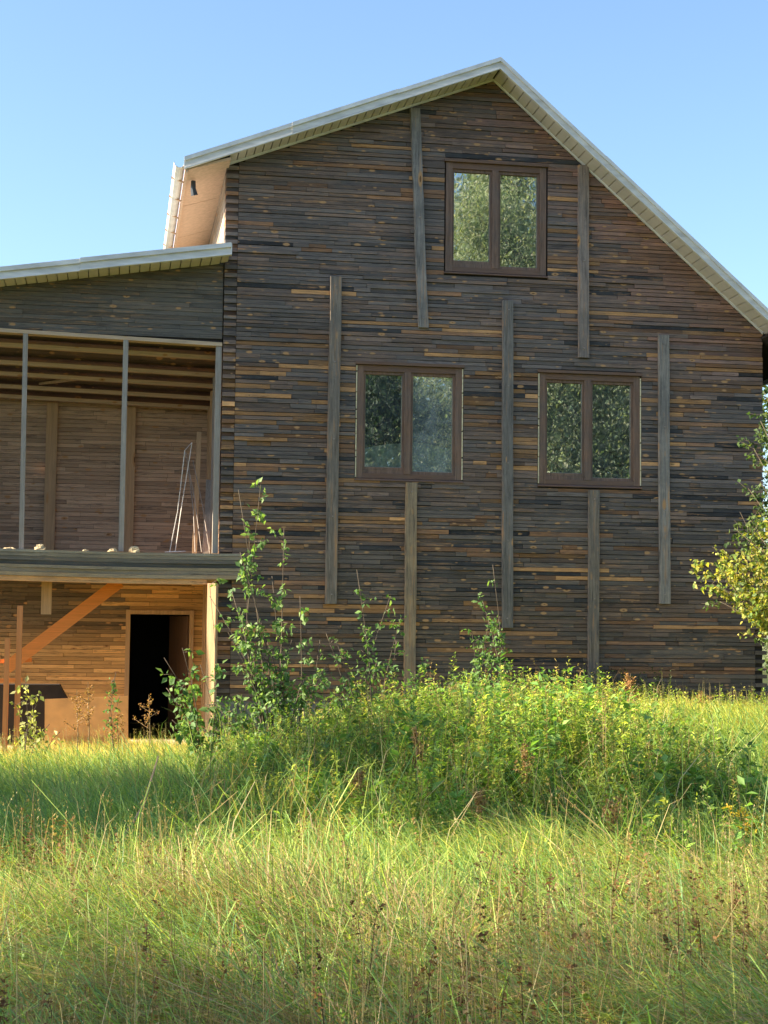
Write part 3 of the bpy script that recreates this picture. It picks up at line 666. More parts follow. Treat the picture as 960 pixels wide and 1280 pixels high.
Yp = .7; q = [at(56, 874, Yp), at(160, 870, Yp), at(160, 960, Yp), at(56, 960, Yp)]
mb = MB(); mb.poly([(q[3].x, Yp-.15, 0-.1), (q[2].x, Yp-.15, -.1), (q[1].x, Yp, q[1].z), (q[0].x, Yp, q[0].z), (q[3].x, Yp-.13, -.1), (q[2].x, Yp-.13, -.1), (q[1].x, Yp+.02, q[1].z), (q[0].x, Yp+.02, q[0].z)], [(0,1,2,3),(7,6,5,4),(0,4,5,1),(1,5,6,2),(2,6,7,3),(3,7,4,0)])
tag(mb.build('sheet_board', MT['panel'], off=(q[3].x, Yp, 0)), 'low tan sheet board leaning beside the dark doorway', 'board')
Yp = 1.2; q = [at(0, 856, Yp), at(74, 856, Yp), at(86, 878, Yp), at(86, 960, Yp), at(0, 960, Yp)]
mb = MB(); mb.prism([(q[4].x-.6, -.1), (q[3].x, -.1), (q[2].x, q[2].z), (q[1].x, q[1].z), (q[0].x-.6, q[0].z)], Yp, Yp+.4)
tag(mb.build('dark_crate', MT['darkp'], off=(q[4].x, Yp, 0)), 'low dark crate with a slanting corner behind the tan sheet board', 'crate')
# bent reinforcement rods leaning in the balcony
Yr = .5; top1, top2 = at(231, 563, Yr), at(240, 553, Yr+.2)
mb = MB(); mb.tube([at(212, 690, Yr), at(222, 640, Yr), top1, top2, at(226, 640, Yr+.1), at(219, 690, Yr+.1)], .0055, 5)
mb.tube([at(206, 690, Yr-.1), at(232, 689, Yr-.1)], .006, 5)
tag(mb.build('bent_rod', MT['trim'], off=tuple(at(212, 690, Yr))), 'pale bent metal rod frame standing on the balcony near its right end', 'rod', 'loose rods on the balcony')
for (a, b_, lb) in (((232, 565), (252, 690), 'thin rod slanting down to the right just beside the pale bent frame'), ((241, 575), (262, 690), 'dark rod slanting past the right hand balcony posts'), ((236, 590), (244, 690), 'steep dark rod standing between the pale frame and the posts')):
    mb = MB(); A = at(*a, Yr+.35); B = at(*b_, Yr-.1); mb.tube([A, (A+B)/2+Vector((.02, 0, 0)), B], .006, 5); mb_o = mb.build('leaning_rod', MT['rod'], off=tuple(B)); tag(mb_o, lb, 'rod', 'loose rods on the balcony')
for (a, b_, w_, mt, lb) in (((249, 540), (243, 689), .06, 'pale', 'narrow pale plank leaning in the right corner of the balcony, farthest left of the pair'), ((262, 600), (257, 689), .09, 'grey', 'short greyish plank leaning against the right end post of the balcony')):
    mb = MB(); A = at(*a, 1.2); B = at(*b_, .9); B.z = 2.43; mb.bar(B, A, w_, .025, up=(0, 1, 0)); tag(mb.build('leaning_plank', MT[mt], off=tuple(B)), lb, 'plank', 'planks leaning inside the balcony')
def lump(px, py, w_, h, lb, seed):
    c = at(px, py, -.04); r2 = random.Random(seed); mb = MB(); n1, n2 = 6, 9; V = []; Fc = []
    for i in range(n1+1):
        ph = math.pi/2*i/n1
        for j in range(n2):
            th = 2*math.pi*j/n2; k_ = 1+r2.uniform(-.22, .22)
            V.append((w_/2*math.cos(ph)*math.cos(th)*k_, .045*math.cos(ph)*math.sin(th)*k_, h*math.sin(ph)*k_))
    for i in range(n1):
        for j in range(n2): Fc.append((i*n2+j, i*n2+(j+1) % n2, (i+1)*n2+(j+1) % n2, (i+1)*n2+j))
    Fc.append(tuple(range(n2))[::-1]); mb.poly(V, Fc); o = mb.build('scrap_chunk', MT['rock']); o.location = (c.x, -.05, 2.443)
    tag(o, lb, 'chunk', 'pale scraps lying on the balcony edge')
lump(50, 680, .15, .075, 'pale rounded chunk on the balcony edge in front of the left back post', 1)
lump(141, 686, .13, .045, 'flat pale chunk on the balcony edge left of the right hand front stud', 2)
lump(168, 684, .15, .07, 'craggy pale chunk on the balcony edge right of the right hand front stud', 3)
lump(12, 681, .16, .035, 'low pale scrap at the far left end of the balcony edge', 4)
lump(107, 688, .09, .03, 'small low pale scrap midway along the balcony edge', 5)

# ---------------------------------------------------------------- vegetation
def pick(n, cols, jit=.18):
    c = np.array(cols)[rng.integers(0, len(cols), n)]; return c*rng.uniform(1-jit, 1+jit, (n, 1))*rng.uniform(.93, 1.07, (n, 3))
def rvec(n): a = rng.normal(size=(n, 3)); return nrm(a)

def tree(name, loc, H, crown_r, crown_z0, n_leaf, leaf, cols, label, trunk_r=.16, droop=.3, nb=26, dens=1.0, group=None, share=None, sc=1.0, rz=0, sq=1.0):
    root = empty(name, loc, label, 'tree', group, rz); root.scale = (sc, sc, sc)
    if share:
        for ch in share.children: c_ = ch.copy(); C.objects.link(c_); c_.parent = root
        return root
    tk = MB(); pts = [Vector((.12*math.sin(i*1.3)*i/8*H*.06, .1*math.cos(i*1.7)*i/8*H*.05, H*.92*i/8)) for i in range(9)]
    tk.tube([Vector((0, 0, -.3))]+pts, [trunk_r*1.3]+[trunk_r*(1-.1*i) for i in range(9)], 8); P = []; tw = MB()
    for b_ in range(nb):
        f = random.uniform(0, 1); zz = crown_z0+(H*.9-crown_z0)*f; base = pts[min(8, int(zz/(H*.92)*8))].copy(); base.z = zz
        az = random.uniform(0, 6.28); ln = crown_r*(math.sin(math.pi*min(1, .18+.8*f))**.7)*random.uniform(.6, 1.1)
        d = Vector((math.cos(az), math.sin(az)*sq, random.uniform(.15, .6))); e = base+d.normalized()*ln; mid = (base+e)/2+Vector((0, 0, .12*ln)); e.z -= droop*ln*.3
        tk.tube([base, mid, e], [trunk_r*.35*(1-.6*f), trunk_r*.2*(1-.6*f), .008], 5)
        for s in range(7):
            q = base.lerp(e, random.uniform(.3, 1))+Vector((random.gauss(0, .2*ln), random.gauss(0, .2*ln), random.gauss(0, .16*ln)))
            tw.tube([mid.lerp(e, .5), q], [.012, .004], 3)
            P.append((q, random.uniform(.22, .5)*crown_r*.42))
    tk.build('trunk', MT['bark'], root, smooth=True); tag(tw.build('twigs', MT['bark'], root), kind='stuff')
    m_ = n_leaf//len(P); base = np.concatenate([np.array(q)+rng.normal(size=(m_, 3))*r_*np.array([1, 1, .8]) for q, r_ in P]); n = len(base)
    D = rvec(n); D[:, 2] -= droop*1.5; Nn = rvec(n)+np.array([0, 0, .6])
    L_ = rng.uniform(.7, 1.3, n)*leaf
    g_ = leaves_geo(base, D, Nn, L_, L_*.55, pick(n, cols)); npmesh('crown', *g_, MT['leaf'], root); return root
GR = [(.07, .12, .03), (.055, .10, .03), (.10, .145, .04), (.12, .15, .035)]
YL = [(.55, .48, .09), (.42, .42, .09), (.24, .32, .07), (.17, .26, .07), (.50, .42, .10), (.30, .34, .10)]
# trees left of the frame: they shade the middle of the meadow
tA = tree('roadside_tree', (-8.6, -7.2, 0), 8.1, 2.55, 1.0, 20000, .12, GR, 'round green tree left of the house that shades the middle of the meadow', nb=30, trunk_r=.12)
tC = tree('roadside_tree', (-13.5, -9.0, 0), 13.5, 1.1, 6.8, 9000, .12, GR, 'tall slim tree farthest to the left with a bare lower trunk', nb=26, trunk_r=.14)
tree('roadside_tree', (-8.0, -15.6, 0), 9, 3, 1.2, 0, .1, GR, 'green tree left of the photographer shading the foreground', share=tA, sc=1.0, rz=4.1)
# trees behind the photographer, mirrored in the panes
tB = tree('birch_tree', (11.5, -29, 0), 17, 3.6, .3, 120000, .085, [(.24, .29, .18), (.32, .36, .24), (.44, .44, .32), (.12, .16, .09)], 'tall birch with fine foliage behind the photographer, mirrored in the left panes', nb=84, droop=.8, trunk_r=.2)
tree('reflection_darkening_tree', (7.4, -26.5, 0), 10.5, 2.6, .2, 50000, .11, [(.022, .04, .03), (.03, .055, .035), (.04, .06, .04)], 'dark dense tree behind the photographer added to darken the reflection in the middle left window', nb=60, droop=.9, trunk_r=.2)  # unseen tree, near-black leaves added to darken one window reflection
for (x, y, s_, rz_, lb) in ((15.5, -30, 1.1, 1, 'taller birch behind the photographer mirrored in the top window'), (20, -27.5, .95, 2.2, 'birch behind the photographer mirrored in the right hand window'), (24.5, -31, 1.15, 3.3, 'birch at the far right of the row behind the photographer'), (6.5, -32, 1.0, 4.5, 'birch at the left of the row behind the photographer'), (13, -35, 1.2, 5.3, 'farther birch standing behind the gap between the first two birches'), (18, -36, 1.25, .6, 'farthest tall birch at the back of the row behind the photographer')):
    tree('birch_tree', (x, y, 0), 17, 3, 1, 0, .1, GR, lb, share=tB, sc=s_, rz=rz_)
for (x, y, s_, rz_, lb) in ((-14, 26, .42, 1, 'distant leafy tree behind the balcony wing, nearest to it'), (-24, 34, .5, 2, 'distant leafy tree far to the left beyond the balcony wing'), (-8, 38, .45, 3, 'distant leafy tree directly behind the balcony wing'),
                            (22, 30, .5, 4, 'distant leafy tree to the right behind the house corner'), (31, 38, .55, 5, 'distant leafy tree farthest to the right beyond the house'), (16, 40, .42, .5, 'distant leafy tree hidden low behind the main house')):
    tree('background_tree', (x, y, 0), 17, 3, 1, 0, .1, GR, lb, share=tB, sc=s_, rz=rz_)
# yellowing tree at the right edge and one behind the house corner
def branchy(name, base, tips, n_per, leaf, label, cat, cols, mat='bark', r0_=.03, spread=.16, group=None, droop=.5, bend=.1, aspect=.6, fmin=.28):
    root = empty(name, tuple(base), label, cat, group); mb = MB(); A = []; CC = []
    for tip, k_, cc in tips:
        T = Vector(tip)-base; mid = T*.5+Vector((random.uniform(-1, 1), random.uniform(-1, 1), .6))*bend*T.length
        pts = [Vector((0, 0, -.1)) if True else 0, mid*.5, mid, (mid+T)/2+Vector((0, 0, .03)), T]
        mb.tube(pts, [r0_, r0_*.75, r0_*.5, r0_*.3, .003], 5)
        for s in range(k_):
            f = random.uniform(fmin, 1); q = pts[2].lerp(T, max(0, (f-.4)/.6)) if f > .4 else pts[1].lerp(pts[2], f/.4)
            d = Vector((random.gauss(0, 1), random.gauss(0, 1), random.uniform(-.2, .9))).normalized()*spread*random.uniform(.4, 1.3)
            mb.tube([q, q+d], [.004, .002], 3)
            for _ in range(n_per):
                A.append(tuple(q+d*random.uniform(.2, 1.05)+Vector((random.gauss(0, .02), random.gauss(0, .02), random.gauss(0, .02))))); CC.append(cols[cc][random.randrange(len(cols[cc]))])
    mb.build('branches', MT[mat], root, smooth=True)
    P = np.array(A); n = len(P); D = rvec(n); D[:, 2] -= droop; L_ = leaf*rng.uniform(.6, 1.25, n); c = np.array(CC)*rng.uniform(.75, 1.25, (n, 1))
    npmesh('leaves', *leaves_geo(P, D, rvec(n)+np.array([0, -.4, .7]), L_, L_*aspect, c, fold=.12), MT['leaf'], root); return root
YP = -2.2
bs = at(1075, 900, YP); bs.z = float(gz(bs.x, bs.y)); tips = []
for (px, py, n_, cc) in ((878, 705, 16, 0), (890, 730, 18, 0), (905, 690, 16, 0), (925, 715, 20, 0), (945, 740, 18, 0), (955, 690, 18, 0), (930, 745, 14, 0), (960, 660, 16, 0), (965, 620, 14, 0), (952, 605, 10, 1),
                         (925, 640, 14, 1), (940, 670, 12, 1), (918, 660, 10, 1), (965, 560, 12, 1), (985, 600, 18, 0), (990, 660, 18, 0), (1000, 720, 18, 0), (950, 565, 8, 1), (970, 780, 14, 0), (962, 830, 12, 1), (925, 757, 6, 0), (900, 752, 5, 1), (935, 690, 18, 0), (915, 735, 16, 0), (955, 725, 18, 0), (940, 655, 14, 0), (970, 700, 18, 0), (895, 715, 14, 0), (950, 770, 10, 0), (975, 640, 16, 0), (955, 800, 10, 1), (948, 520, 8, 1), (955, 490, 8, 1), (942, 560, 8, 1), (935, 610, 10, 1), (958, 540, 10, 1), (948, 640, 12, 1)):
    tips.append((at(px, py, YP+random.uniform(-.5, .5)), n_, cc))
branchy('yellowing_tree', bs, tips, 15, .062, 'leafy tree with yellow autumn leaves reaching in from the right edge before the house', 'tree', [YL, [(.10, .15, .05), (.07, .12, .04), (.13, .17, .05)]], r0_=.02, spread=.30, aspect=.7, fmin=.5)
tree('garden_tree', (12.1, 5.5, .3), 6.8, 2.0, .8, 14000, .10, GR+[(.2, .2, .05)], 'green tree standing behind the right corner of the house', trunk_r=.12)

G = [(.13, .23, .07), (.10, .19, .06), (.18, .27, .08)]
def sap(name, px, py_base, Yp, tips, n_per, leaf, label, cat='sapling', cols=None, **k):
    b_ = at(px, 900, Yp); b_.z = float(gz(b_.x, b_.y)); T = [(at(p[0], p[1], Yp+random.uniform(-.35, .35)), p[2], 0) for p in tips]
    return branchy(name, b_, T, n_per, leaf, label, cat, [cols or G], **k)
sap('sapling', 345, 980, -5.2, [(326, 606, 13), (298, 612, 6), (312, 670, 12), (300, 690, 10), (355, 660, 8), (375, 745, 10), (340, 720, 13), (300, 760, 12), (330, 790, 14), (365, 800, 10), (285, 790, 7), (290, 740, 8),
    (310, 830, 13), (340, 850, 15), (290, 870, 13), (380, 850, 9), (365, 880, 14), (270, 880, 10), (320, 900, 13), (410, 830, 7), (262, 745, 5), (440, 860, 8), (475, 890, 8), (420, 890, 9), (400, 800, 5), (250, 910, 8), (300, 935, 10), (350, 930, 10), (400, 920, 8), (330, 890, 9)], 8, .06, 'tallest leafy sapling standing in front of the corner between house and balcony', r0_=.011, spread=.13, mat='bark', fmin=.22, cols=[(.13, .23, .07), (.18, .28, .08), (.10, .19, .06), (.26, .36, .14)])
sap('sapling', 470, 980, -5.4, [(446, 712, 9), (488, 745, 7), (455, 780, 8), (500, 775, 8), (420, 800, 9), (495, 800, 11), (470, 830, 11), (440, 840, 9), (520, 850, 12), (430, 880, 14), (400, 850, 10), (480, 880, 14), (407, 790, 5), (540, 870, 8), (385, 860, 8), (505, 880, 8), (530, 830, 5), (520, 900, 8), (450, 920, 8), (560, 890, 7)], 6, .055, 'thin sparse sapling between the tallest one and the lower upright board', r0_=.009, spread=.10)
sap('sapling', 612, 980, -4.6, [(616, 706, 10), (600, 740, 7), (612, 770, 10), (590, 790, 7), (625, 770, 7), (605, 815, 12), (630, 830, 8), (560, 855, 12), (580, 840, 10)], 7, .05, 'slender leafy shoot rising above the weeds left of the long middle board', r0_=.008, spread=.08)
sap('sapling', 262, 980, -4.6, [(205, 822, 6), (208, 860, 6), (228, 810, 4), (240, 850, 9), (225, 880, 10), (250, 830, 6), (270, 900, 14), (215, 900, 6), (262, 730, 4), (246, 890, 10)], 6, .08, 'low spreading sapling with large leaves right in front of the doorway', r0_=.008, spread=.10)
sap('sapling', 30, 980, -3.4, [(32, 848, 6), (22, 880, 6), (40, 870, 5), (52, 868, 5), (46, 905, 7), (62, 905, 8), (20, 920, 6), (75, 915, 8)], 4, .06, 'small pale yellow leaved shoot at the far left before the thin stakes', cols=[(.40, .38, .10), (.30, .33, .09), (.5, .48, .2)], r0_=.006, spread=.07)
sap('sapling', 148, 980, -3.0, [(145, 840, 8), (140, 850, 5), (150, 870, 3)], 5, .05, 'single dark green shoot just left of the doorway', r0_=.005, spread=.06)
# rusty seed stalks
def stalk(px, top, Yp, w_, label, cols=((.42, .24, .10), (.34, .18, .07)), n=260):
    b_ = at(px, 900, Yp); b_.z = float(gz(b_.x, b_.y)); T = at(px, top, Yp)-b_; root = empty('seed_stalk', tuple(b_), label, 'dried plant', 'dried seed stalks')
    mb = MB(); mb.tube([(0, 0, -.05), (T.x*.5+.02, 0, T.z*.5), tuple(T)], [.006, .005, .002], 5)
    A = []
    for s in range(9):
        f = .55+.045*s; q = T*f; d = Vector((random.uniform(-1, 1)*w_, random.uniform(-1, 1)*w_, .16)); e = q+d*(1.15-f); mb.tube([q, e], [.003, .0015], 3)
        for _ in range(n//9): A.append(tuple(q.lerp(e, random.random())+Vector((random.gauss(0, .010), random.gauss(0, .010), random.gauss(0, .02)))))
    mb.build('stem', MT['dstem'], root); P = np.array(A); m_ = len(P); L_ = rng.uniform(.012, .026, m_)
    tag(npmesh('seed_head', *leaves_geo(P, rvec(m_), rvec(m_), L_, L_*.8, pick(m_, cols, .3)), MT['dry'], root), kind='stuff')
stalk(96, 862, -3.2, .3, 'dried rusty seed stalk before the tan board, left of the pair'); stalk(110, 852, -3.3, .25, 'dried rusty seed stalk before the tan board, right and taller of the pair')
stalk(146, 890, -3.0, .3, 'short dried rusty seed stalk at the foot of the doorway'); stalk(788, 842, -4.2, .22, 'dense rusty seed stalk standing alone in the bright weeds below the wall', n=500)
for px_, top_, Y_ in ((520, 905, -8.8), (700, 868, -6.0), (655, 930, -9.2), (745, 895, -7.5), (450, 960, -9.4), (810, 930, -8.4), (600, 985, -10.2), (765, 1000, -10.4)):
    stalk(px_, top_, Y_, .16, {520: 'slim dry seed stalk in the left part of the weed thicket', 700: 'dry seed stalk standing on the crest of the weed thicket', 655: 'dry seed stalk in the middle of the weed thicket', 745: 'dry seed stalk in the thicket left of the bright lawn', 450: 'dry seed stalk at the left foot of the weed thicket', 810: 'dry seed stalk at the right margin of the weed thicket', 600: 'low dry seed stalk at the near foot of the thicket', 765: 'low dry seed stalk at the near right foot of the thicket'}[px_], ((.40, .26, .12), (.32, .20, .09)), 300)
stalk(878, 868, -1.6, .3, 'bent dry stalk near the foundation at the right'); stalk(186, 868, -2.4, .35, 'thin dry stalk rising in front of the dark doorway', n=120); stalk(570, 850, -4.6, .5, 'feathery dry stalk on the crest of the weeds left of the shoot', ((.45, .38, .16), (.38, .30, .10)), 500)
a = at(196, 945, -5.0); b_ = at(146, 1062, -9.0); a.z = float(gz(a.x, a.y))+.55; b_.z = float(gz(b_.x, b_.y))+.3
a = at(198, 945, -9.0); b_ = at(143, 1066, -9.5); mb = MB(); mb.tube([b_, (a+b_)/2+Vector((.04, 0, -.02)), a], [.012, .009, .005], 5); tag(mb.build('dead_stick', MT['pale'], off=tuple(b_)), 'long pale dead stick slanting up out of the shaded grass at left', 'stick')

# region test: what the lens (and a step to either side) can see
def field(n, y0, y1, power=1.0, margin=2.9):
    y = y0+(y1-y0)*rng.uniform(0, 1, n)**power; d = y+20
    xa = d*math.tan(YAW-R(13.6))-margin; xb = d*math.tan(YAW+R(13.6))+margin
    return rng.uniform(0, 1, n)*(xb-xa)+xa, y
def keep(x, y): return ~((y > -.12) & (x > XL-.1)) & ~((y > .5) & (x < XL))
def thick(x, y):                                # where the tall weeds stand
    u = (x-2.95-.10*(y+7))/1.95; v_ = (y+7.2)/3.5; return np.exp(-(u*u)**1.6-(v_*v_)**1.6)
def pt(x, y): return np.stack([x, y, gz(x, y)-.01], 1)
GC = np.array([(.25, .35, .085), (.19, .31, .085), (.31, .41, .09), (.40, .46, .11), (.15, .26, .085)])
YG = np.array([(.52, .52, .10), (.64, .56, .17), (.44, .48, .09)])
DC = np.array([(.38, .27, .12), (.42, .32, .15), (.28, .19, .09), (.46, .36, .20)])
# green meadow grass
n = 330000; x, y = field(n, -15.6, 1.0); k = keep(x, y)&(rng.uniform(size=n) < .55+.45*(1-thick(x, y))); x, y = x[k], y[k]; n = len(x)
dryf = np.clip(smooth(-11.4, -12.6, y)*.48+.62*fnoise(x, y, 1.9, 1)-.02, 0, .9)
yel = np.clip(smooth(-5.2, -3.2, y)*1.3+.25*smooth(-8.8,-9.6,y)*smooth(-12.4,-11.2,y)+.3*fnoise(x, y, 1.1, 2), 0, 1)  # yellow share paints sunlight into the strips by the wall and mid-meadow
col = GC[rng.integers(0, 5, n)].copy(); u = rng.uniform(size=n); q = u < yel*.85; col[q] = YG[rng.integers(0, 3, q.sum())]; q = rng.uniform(size=n) < dryf; col[q] = DC[rng.integers(0, 4, q.sum())]
q = (rng.uniform(size=n) < .8*smooth(-2.9, -1.9, y)*smooth(2.2, 1.2, x)); col[q] = np.array((.72, .58, .22)); col *= rng.uniform(.7, 1.25, (n, 1)); tip = col*np.array([1.25, 1.15, 1.0])  # straw-gold tint paints the sunlit strip before the porch
H = (.20+.12*rng.uniform(size=n)+.10*np.clip(fnoise(x, y, 1.3), -1, 1)+.16*smooth(-9.0, -12, y)*rng.uniform(size=n))*rng.uniform(.6, 1.25, n); H *= np.where(y > -3.2, .8, 1)
azm = 2.6+2.4*fnoise(x, y, 1.3, 2)+rng.normal(size=n)*.6
H *= np.clip(1+.45*fnoise(x, y, 3.3, 2), .45, 1.6); col *= (1+.30*np.clip(fnoise(x, y, 2.4, 0), -1, 1))[:, None]; tip = col*np.array([1.25, 1.15, 1.0])
npmesh('meadow_grass', *blades_geo(pt(x, y), H, rng.uniform(.0035, .0075, n), azm, np.clip(rng.normal(.6, .3, n)+.35*smooth(-9, -12, y)+.35*np.clip(fnoise(x, y, 1.1, 0), -.8, 1), .05, 1.6), col, tip), MT['grass'])
tag(bpy.data.objects['meadow_grass'], 'long green and yellowing grass, sunlit strips tinted yellow, covering the meadow before the house', 'grass', kind='stuff')
# long arching shade grass
n = 54000; x, y = field(n, -15.4, -2.9); k = rng.uniform(size=n) < .35+.5*np.clip(fnoise(x, y, 1.7, 1)+.3, 0, 1); x, y = x[k], y[k]; n = len(x)
col = GC[rng.integers(0, 5, n)]*rng.uniform(.7, 1.3, (n, 1))*np.array([.9, 1, 1.0])
npmesh('tussock_grass', *blades_geo(pt(x, y), rng.uniform(.35, .6, n), rng.uniform(.004, .008, n), 2.9+rng.normal(size=n)*1.0, rng.uniform(.4, 1.3, n), col, col*1.15), MT['grass'])
tag(bpy.data.objects['tussock_grass'], 'taller arching tussock grass in the middle of the meadow', 'grass', kind='stuff')
# dry bents with seed heads, mostly in the foreground
def bents(name, n, y0, y1, hr, label, cols, prob=None, power=1.0, heads=9):
    x, y = field(n, y0, y1, power)
    if prob is not None: k = rng.uniform(size=n) < prob(x, y); x, y = x[k], y[k]
    k = keep(x, y); x, y = x[k], y[k]; n = len(x); P = pt(x, y); H = rng.uniform(*hr, n); az = rng.uniform(0, 6.28, n); ln = np.abs(rng.normal(.12, .12, n)); c = pick(n, cols, .25)
    g1 = blades_geo(P, H, rng.uniform(.002, .0045, n), az, ln, c, c)
    d = np.stack([np.cos(az), np.sin(az), np.zeros(n)], 1); T = P+np.array([0, 0, 1.])*(H*(1-.35*ln))[:, None]+d*(H*ln*1.1)[:, None]; hd_ = rng.uniform(size=n) < .75; T = T[hd_]; ch = c[hd_]; m_ = len(T)
    B = np.repeat(T, heads, 0); f = rng.uniform(0, .14, (m_*heads, 1)); B = B-np.array([[0, 0, 1.]])*f*1+rng.normal(size=(m_*heads, 3))*.010*np.array([[1, 1, .3]])*(.4+f*8)
    L_ = rng.uniform(.008, .017, len(B)); D = rvec(len(B))*.5+np.array([0, 0, .8])
    g2 = leaves_geo(B, D, rvec(len(B)), L_, L_*.35, np.repeat(ch, heads, 0)*rng.uniform(.8, 1.2, (len(B), 1)))
    npmesh(name, *join_geo([g1, g2]), MT['dry']); tag(bpy.data.objects[name], label, 'grass', kind='stuff')
DCL = [tuple(v_) for v_ in DC]
bents('dry_seed_grass', 10500, -15.6, -9.0, (.35, .72), 'tan dry grass stems with seed heads along the bottom of the picture', DCL, lambda x, y: .04+.9*smooth(-9.8, -12.5, y)*np.clip(.25+1.5*fnoise(x, y, 1.9, 1), .03, 1), power=1.2)
bents('pale_seed_grass', 4800, -9.0, -.3, (.28, .5), 'scattered pale seed grass in the lit strip in front of the wall', [(.42, .38, .15), (.46, .36, .18)], lambda x, y: .15+.8*smooth(-3.6, -1.2, y), heads=7)
# weeds: stems with leaves
def weeds(name, n, xy, hr, leaf, per, label, cols, top=None, mat='leaf', stemc=(.14, .15, .05), lr=.5, hfun=None, outw=.8, cat='weeds'):
    x, y = xy; n = len(x); P = pt(x, y); H = rng.uniform(*hr, n)*(hfun(x, y) if hfun else 1); az = rng.uniform(0, 6.28, n); ln = np.abs(rng.normal(.10, .08, n)); sc_ = np.tile(np.array(stemc), (n, 1))*rng.uniform(.7, 1.3, (n, 1))
    g1 = blades_geo(P, H, rng.uniform(.004, .007, n), az, ln, sc_, sc_); d = np.stack([np.cos(az), np.sin(az), np.zeros(n)], 1)
    f = rng.uniform(.12, 1.0, (n, per))**.75; fl_ = f.ravel()[:, None]; Pr = np.repeat(P, per, 0); Hr = np.repeat(H, per)[:, None]; lr_ = np.repeat(ln, per)[:, None]; dr_ = np.repeat(d, per, 0)
    B = Pr+np.array([[0, 0, 1.]])*Hr*fl_*(1-.35*lr_*fl_)+dr_*Hr*lr_*1.1*fl_**1.6
    a2 = rng.uniform(0, 6.28, n*per); D = np.stack([np.cos(a2)*outw, np.sin(a2)*outw, rng.uniform(-.15, .9, n*per)], 1)
    L_ = leaf*rng.uniform(.55, 1.25, n*per)*(1.1-.45*fl_[:, 0]); c = pick(n, cols, .2)*(1+.45*np.clip(fnoise(x, y, 3.2, 2), -1, 1))[:, None]; c = np.repeat(c, per, 0)*rng.uniform(.8, 1.2, (n*per, 1)); c = c*(1+.22*fl_*np.array([[1.2, 1, .4]]))
    g2 = leaves_geo(B, D, rng.normal(size=(n*per, 3))*.5+np.array([0, 0, 1.]), L_, L_*lr, c, fold=.15); npmesh(name, *join_geo([g1, g2]), MT[mat]); tag(bpy.data.objects[name], label, cat, kind='stuff')
def clump(x, y): return np.clip(.5+.95*fnoise(x, y, 2.1, 2), .08, 1.1)
def thxy(n, th=.12):
    x = rng.uniform(-.4, 7.2, n); y = rng.uniform(-11.3, -2.6, n); k = rng.uniform(size=n) < np.clip(thick(x, y)*1.3-th, 0, 1)*clump(x, y)*(1-.55*smooth(3.8, 5.4, x)); return x[k], y[k]
hf = lambda x, y: .92*(.62+.30*thick(x, y)+.26*fnoise(x, y, 2.2)+.20*fnoise(x, y, 5.5, 1)+np.abs(rng.normal(0, .14, len(x))))*(1-.22*smooth(3.6, 5.2, x))*(.72+.28*smooth(.8, 2.8, x))*(1-.3*smooth(-8, -10.2, y))
weeds('weed_thicket', 0, thxy(15000), (.40, .95), .072, 26, 'thicket of tall green leafy weeds in the middle of the meadow', [(.17, .28, .06), (.26, .37, .07), (.11, .20, .05), (.40, .45, .09)], hfun=hf, lr=.34)
weeds('nettle_patch', 0, thxy(4200, .15), (.4, .95), .125, 16, 'broad leaved green weeds growing among the tall thicket', [(.12, .23, .06), (.17, .29, .07)], hfun=hf, lr=.5)
x_, y_ = thxy(5500, .05); weeds('bushy_weeds', 0, (x_, y_), (.5, 1.0), .045, 46, 'fine leaved bushy yellow green weeds mixed into the thicket', [(.34, .40, .08), (.24, .33, .06), (.44, .44, .10)], hfun=hf, lr=.28, outw=.6)
n = 9000; x, y = thxy(n*2, -.0); n = len(x); col = np.where(rng.uniform(size=(n, 1)) < .35, DC[rng.integers(0, 4, n)], GC[rng.integers(0, 5, n)])*rng.uniform(.8, 1.3, (n, 1))
npmesh('thicket_grass', *blades_geo(pt(x, y), rng.uniform(.35, .95, n), rng.uniform(.004, .008, n), rng.uniform(0, 6.28, n), rng.uniform(.1, .9, n), col, col*1.2), MT['grass']); tag(bpy.data.objects['thicket_grass'], 'tall grass blades growing up through the weed thicket', 'grass', kind='stuff')
x_, y_ = thxy(4600, .08); weeds('faded_weeds', 0, (x_, y_), (.5, 1.02), .035, 30, 'faded tan weeds with small dry leaves scattered through the thicket', [(.44, .30, .12), (.34, .24, .09), (.50, .42, .15)], hfun=hf, lr=.4, mat='dry', stemc=(.28, .18, .09))
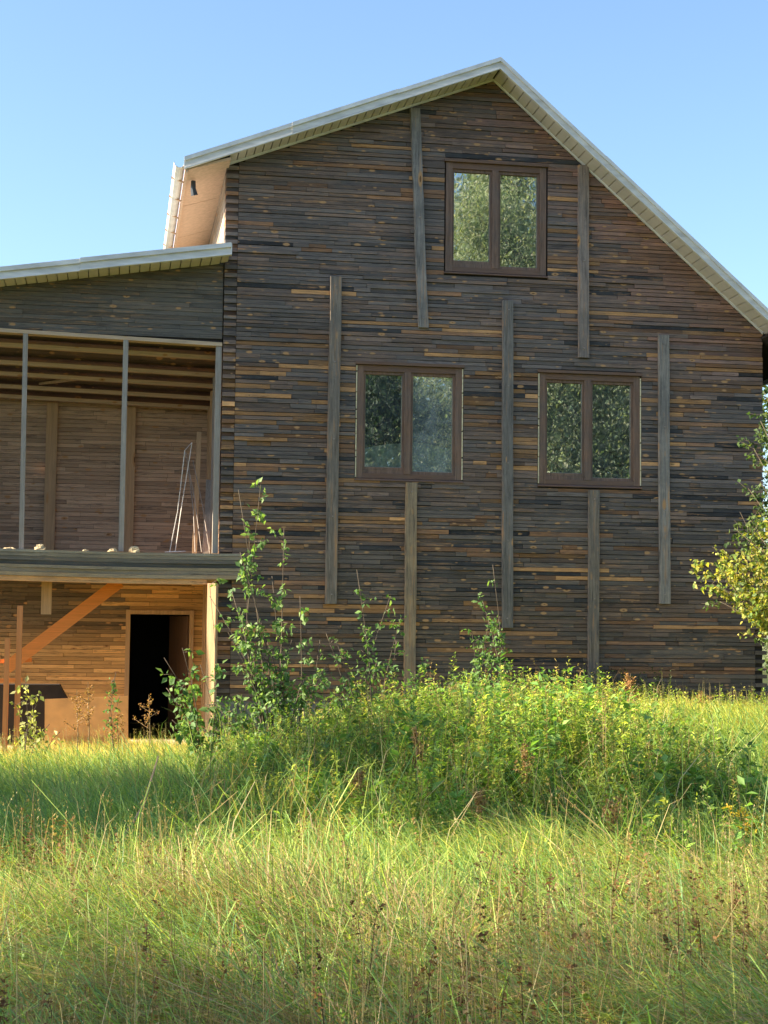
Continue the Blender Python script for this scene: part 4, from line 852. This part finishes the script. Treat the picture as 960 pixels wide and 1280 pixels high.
# weeds along the wall foot: sunlight painted into bright tints, shade into dark ones
x = rng.uniform(1.2, 9.2, 2600); y = rng.uniform(-3.6, -.5, 2600); k = (x < 6.4)|(rng.uniform(size=2600) < .3); x, y = x[k], y[k]; weeds('wall_foot_weeds', 0, (x, y), (.16, .42), .05, 16, 'low yellow green weeds along the foot of the wall', [(.32, .38, .07), (.42, .42, .09), (.22, .3, .06)], lr=.35)
x = rng.uniform(1.3, 6.9, 800); y = rng.uniform(-.8, -.15, 800); weeds('shade_tinted_weeds', 0, (x, y), (.25, .62), .06, 14, 'green weeds tinted dark for shade, growing right against the wall foundation', [(.05, .075, .03), (.07, .09, .03)], lr=.4)
# foreground dead brown weeds and low leaves
x, y = field(3600, -15.4, -11.0); k = rng.uniform(size=len(x)) < np.clip(.1+1.3*fnoise(x, y, 2.1, 2), .02, 1); weeds('brown_dead_weeds', 0, (x[k], y[k]), (.25, .6), .032, 30, 'dark brown withered weeds low in the foreground', [(.12, .07, .035), (.2, .12, .06), (.3, .2, .1)], mat='dry', lr=.7, stemc=(.14, .09, .05))
x, y = field(7400, -15.4, -9.0); k = rng.uniform(size=len(x)) < np.clip(.4+fnoise(x, y, 1.9, 1), .1, 1); weeds('foreground_weeds', 0, (x[k], y[k]), (.15, .40), .055, 15, 'low green leafy weeds among the foreground grass', [(.14, .22, .05), (.2, .28, .06), (.3, .34, .07)], lr=.4)
# yellow flowers at the right edge
b_ = at(925, 1040, -10.3); root = empty('yellow_flower', (b_.x, b_.y, float(gz(b_.x, b_.y))), 'clump of small yellow flowers on green stems at the right edge of the meadow', 'flower'); mb = MB(); A = []; B2 = []
for i in range(14):
    T = at(random.uniform(905, 965), random.uniform(1005, 1050), -10.3+random.uniform(-.2, .2))-root.location; mb.tube([(T.x*.4, T.y*.4, 0), T*.6, T], [.005, .004, .002], 4)
    for _ in range(22): A.append(tuple(T+Vector((random.gauss(0, .02), random.gauss(0, .02), random.gauss(0, .008)))))
    for _ in range(16): B2.append(tuple(T*random.uniform(.3, .95)))
mb.build('stems', MT['stem'], root); P = np.array(A); tag(npmesh('petals', *leaves_geo(P, rvec(len(P)), rvec(len(P)), np.full(len(P), .018), np.full(len(P), .014), pick(len(P), [(.75, .50, .03), (.65, .42, .03)])), MT['leaf'], root), kind='stuff')
P = np.array(B2); npmesh('leaves', *leaves_geo(P, rvec(len(P)), rvec(len(P)), np.full(len(P), .07), np.full(len(P), .022), pick(len(P), [(.16, .22, .05)])), MT['leaf'], root)
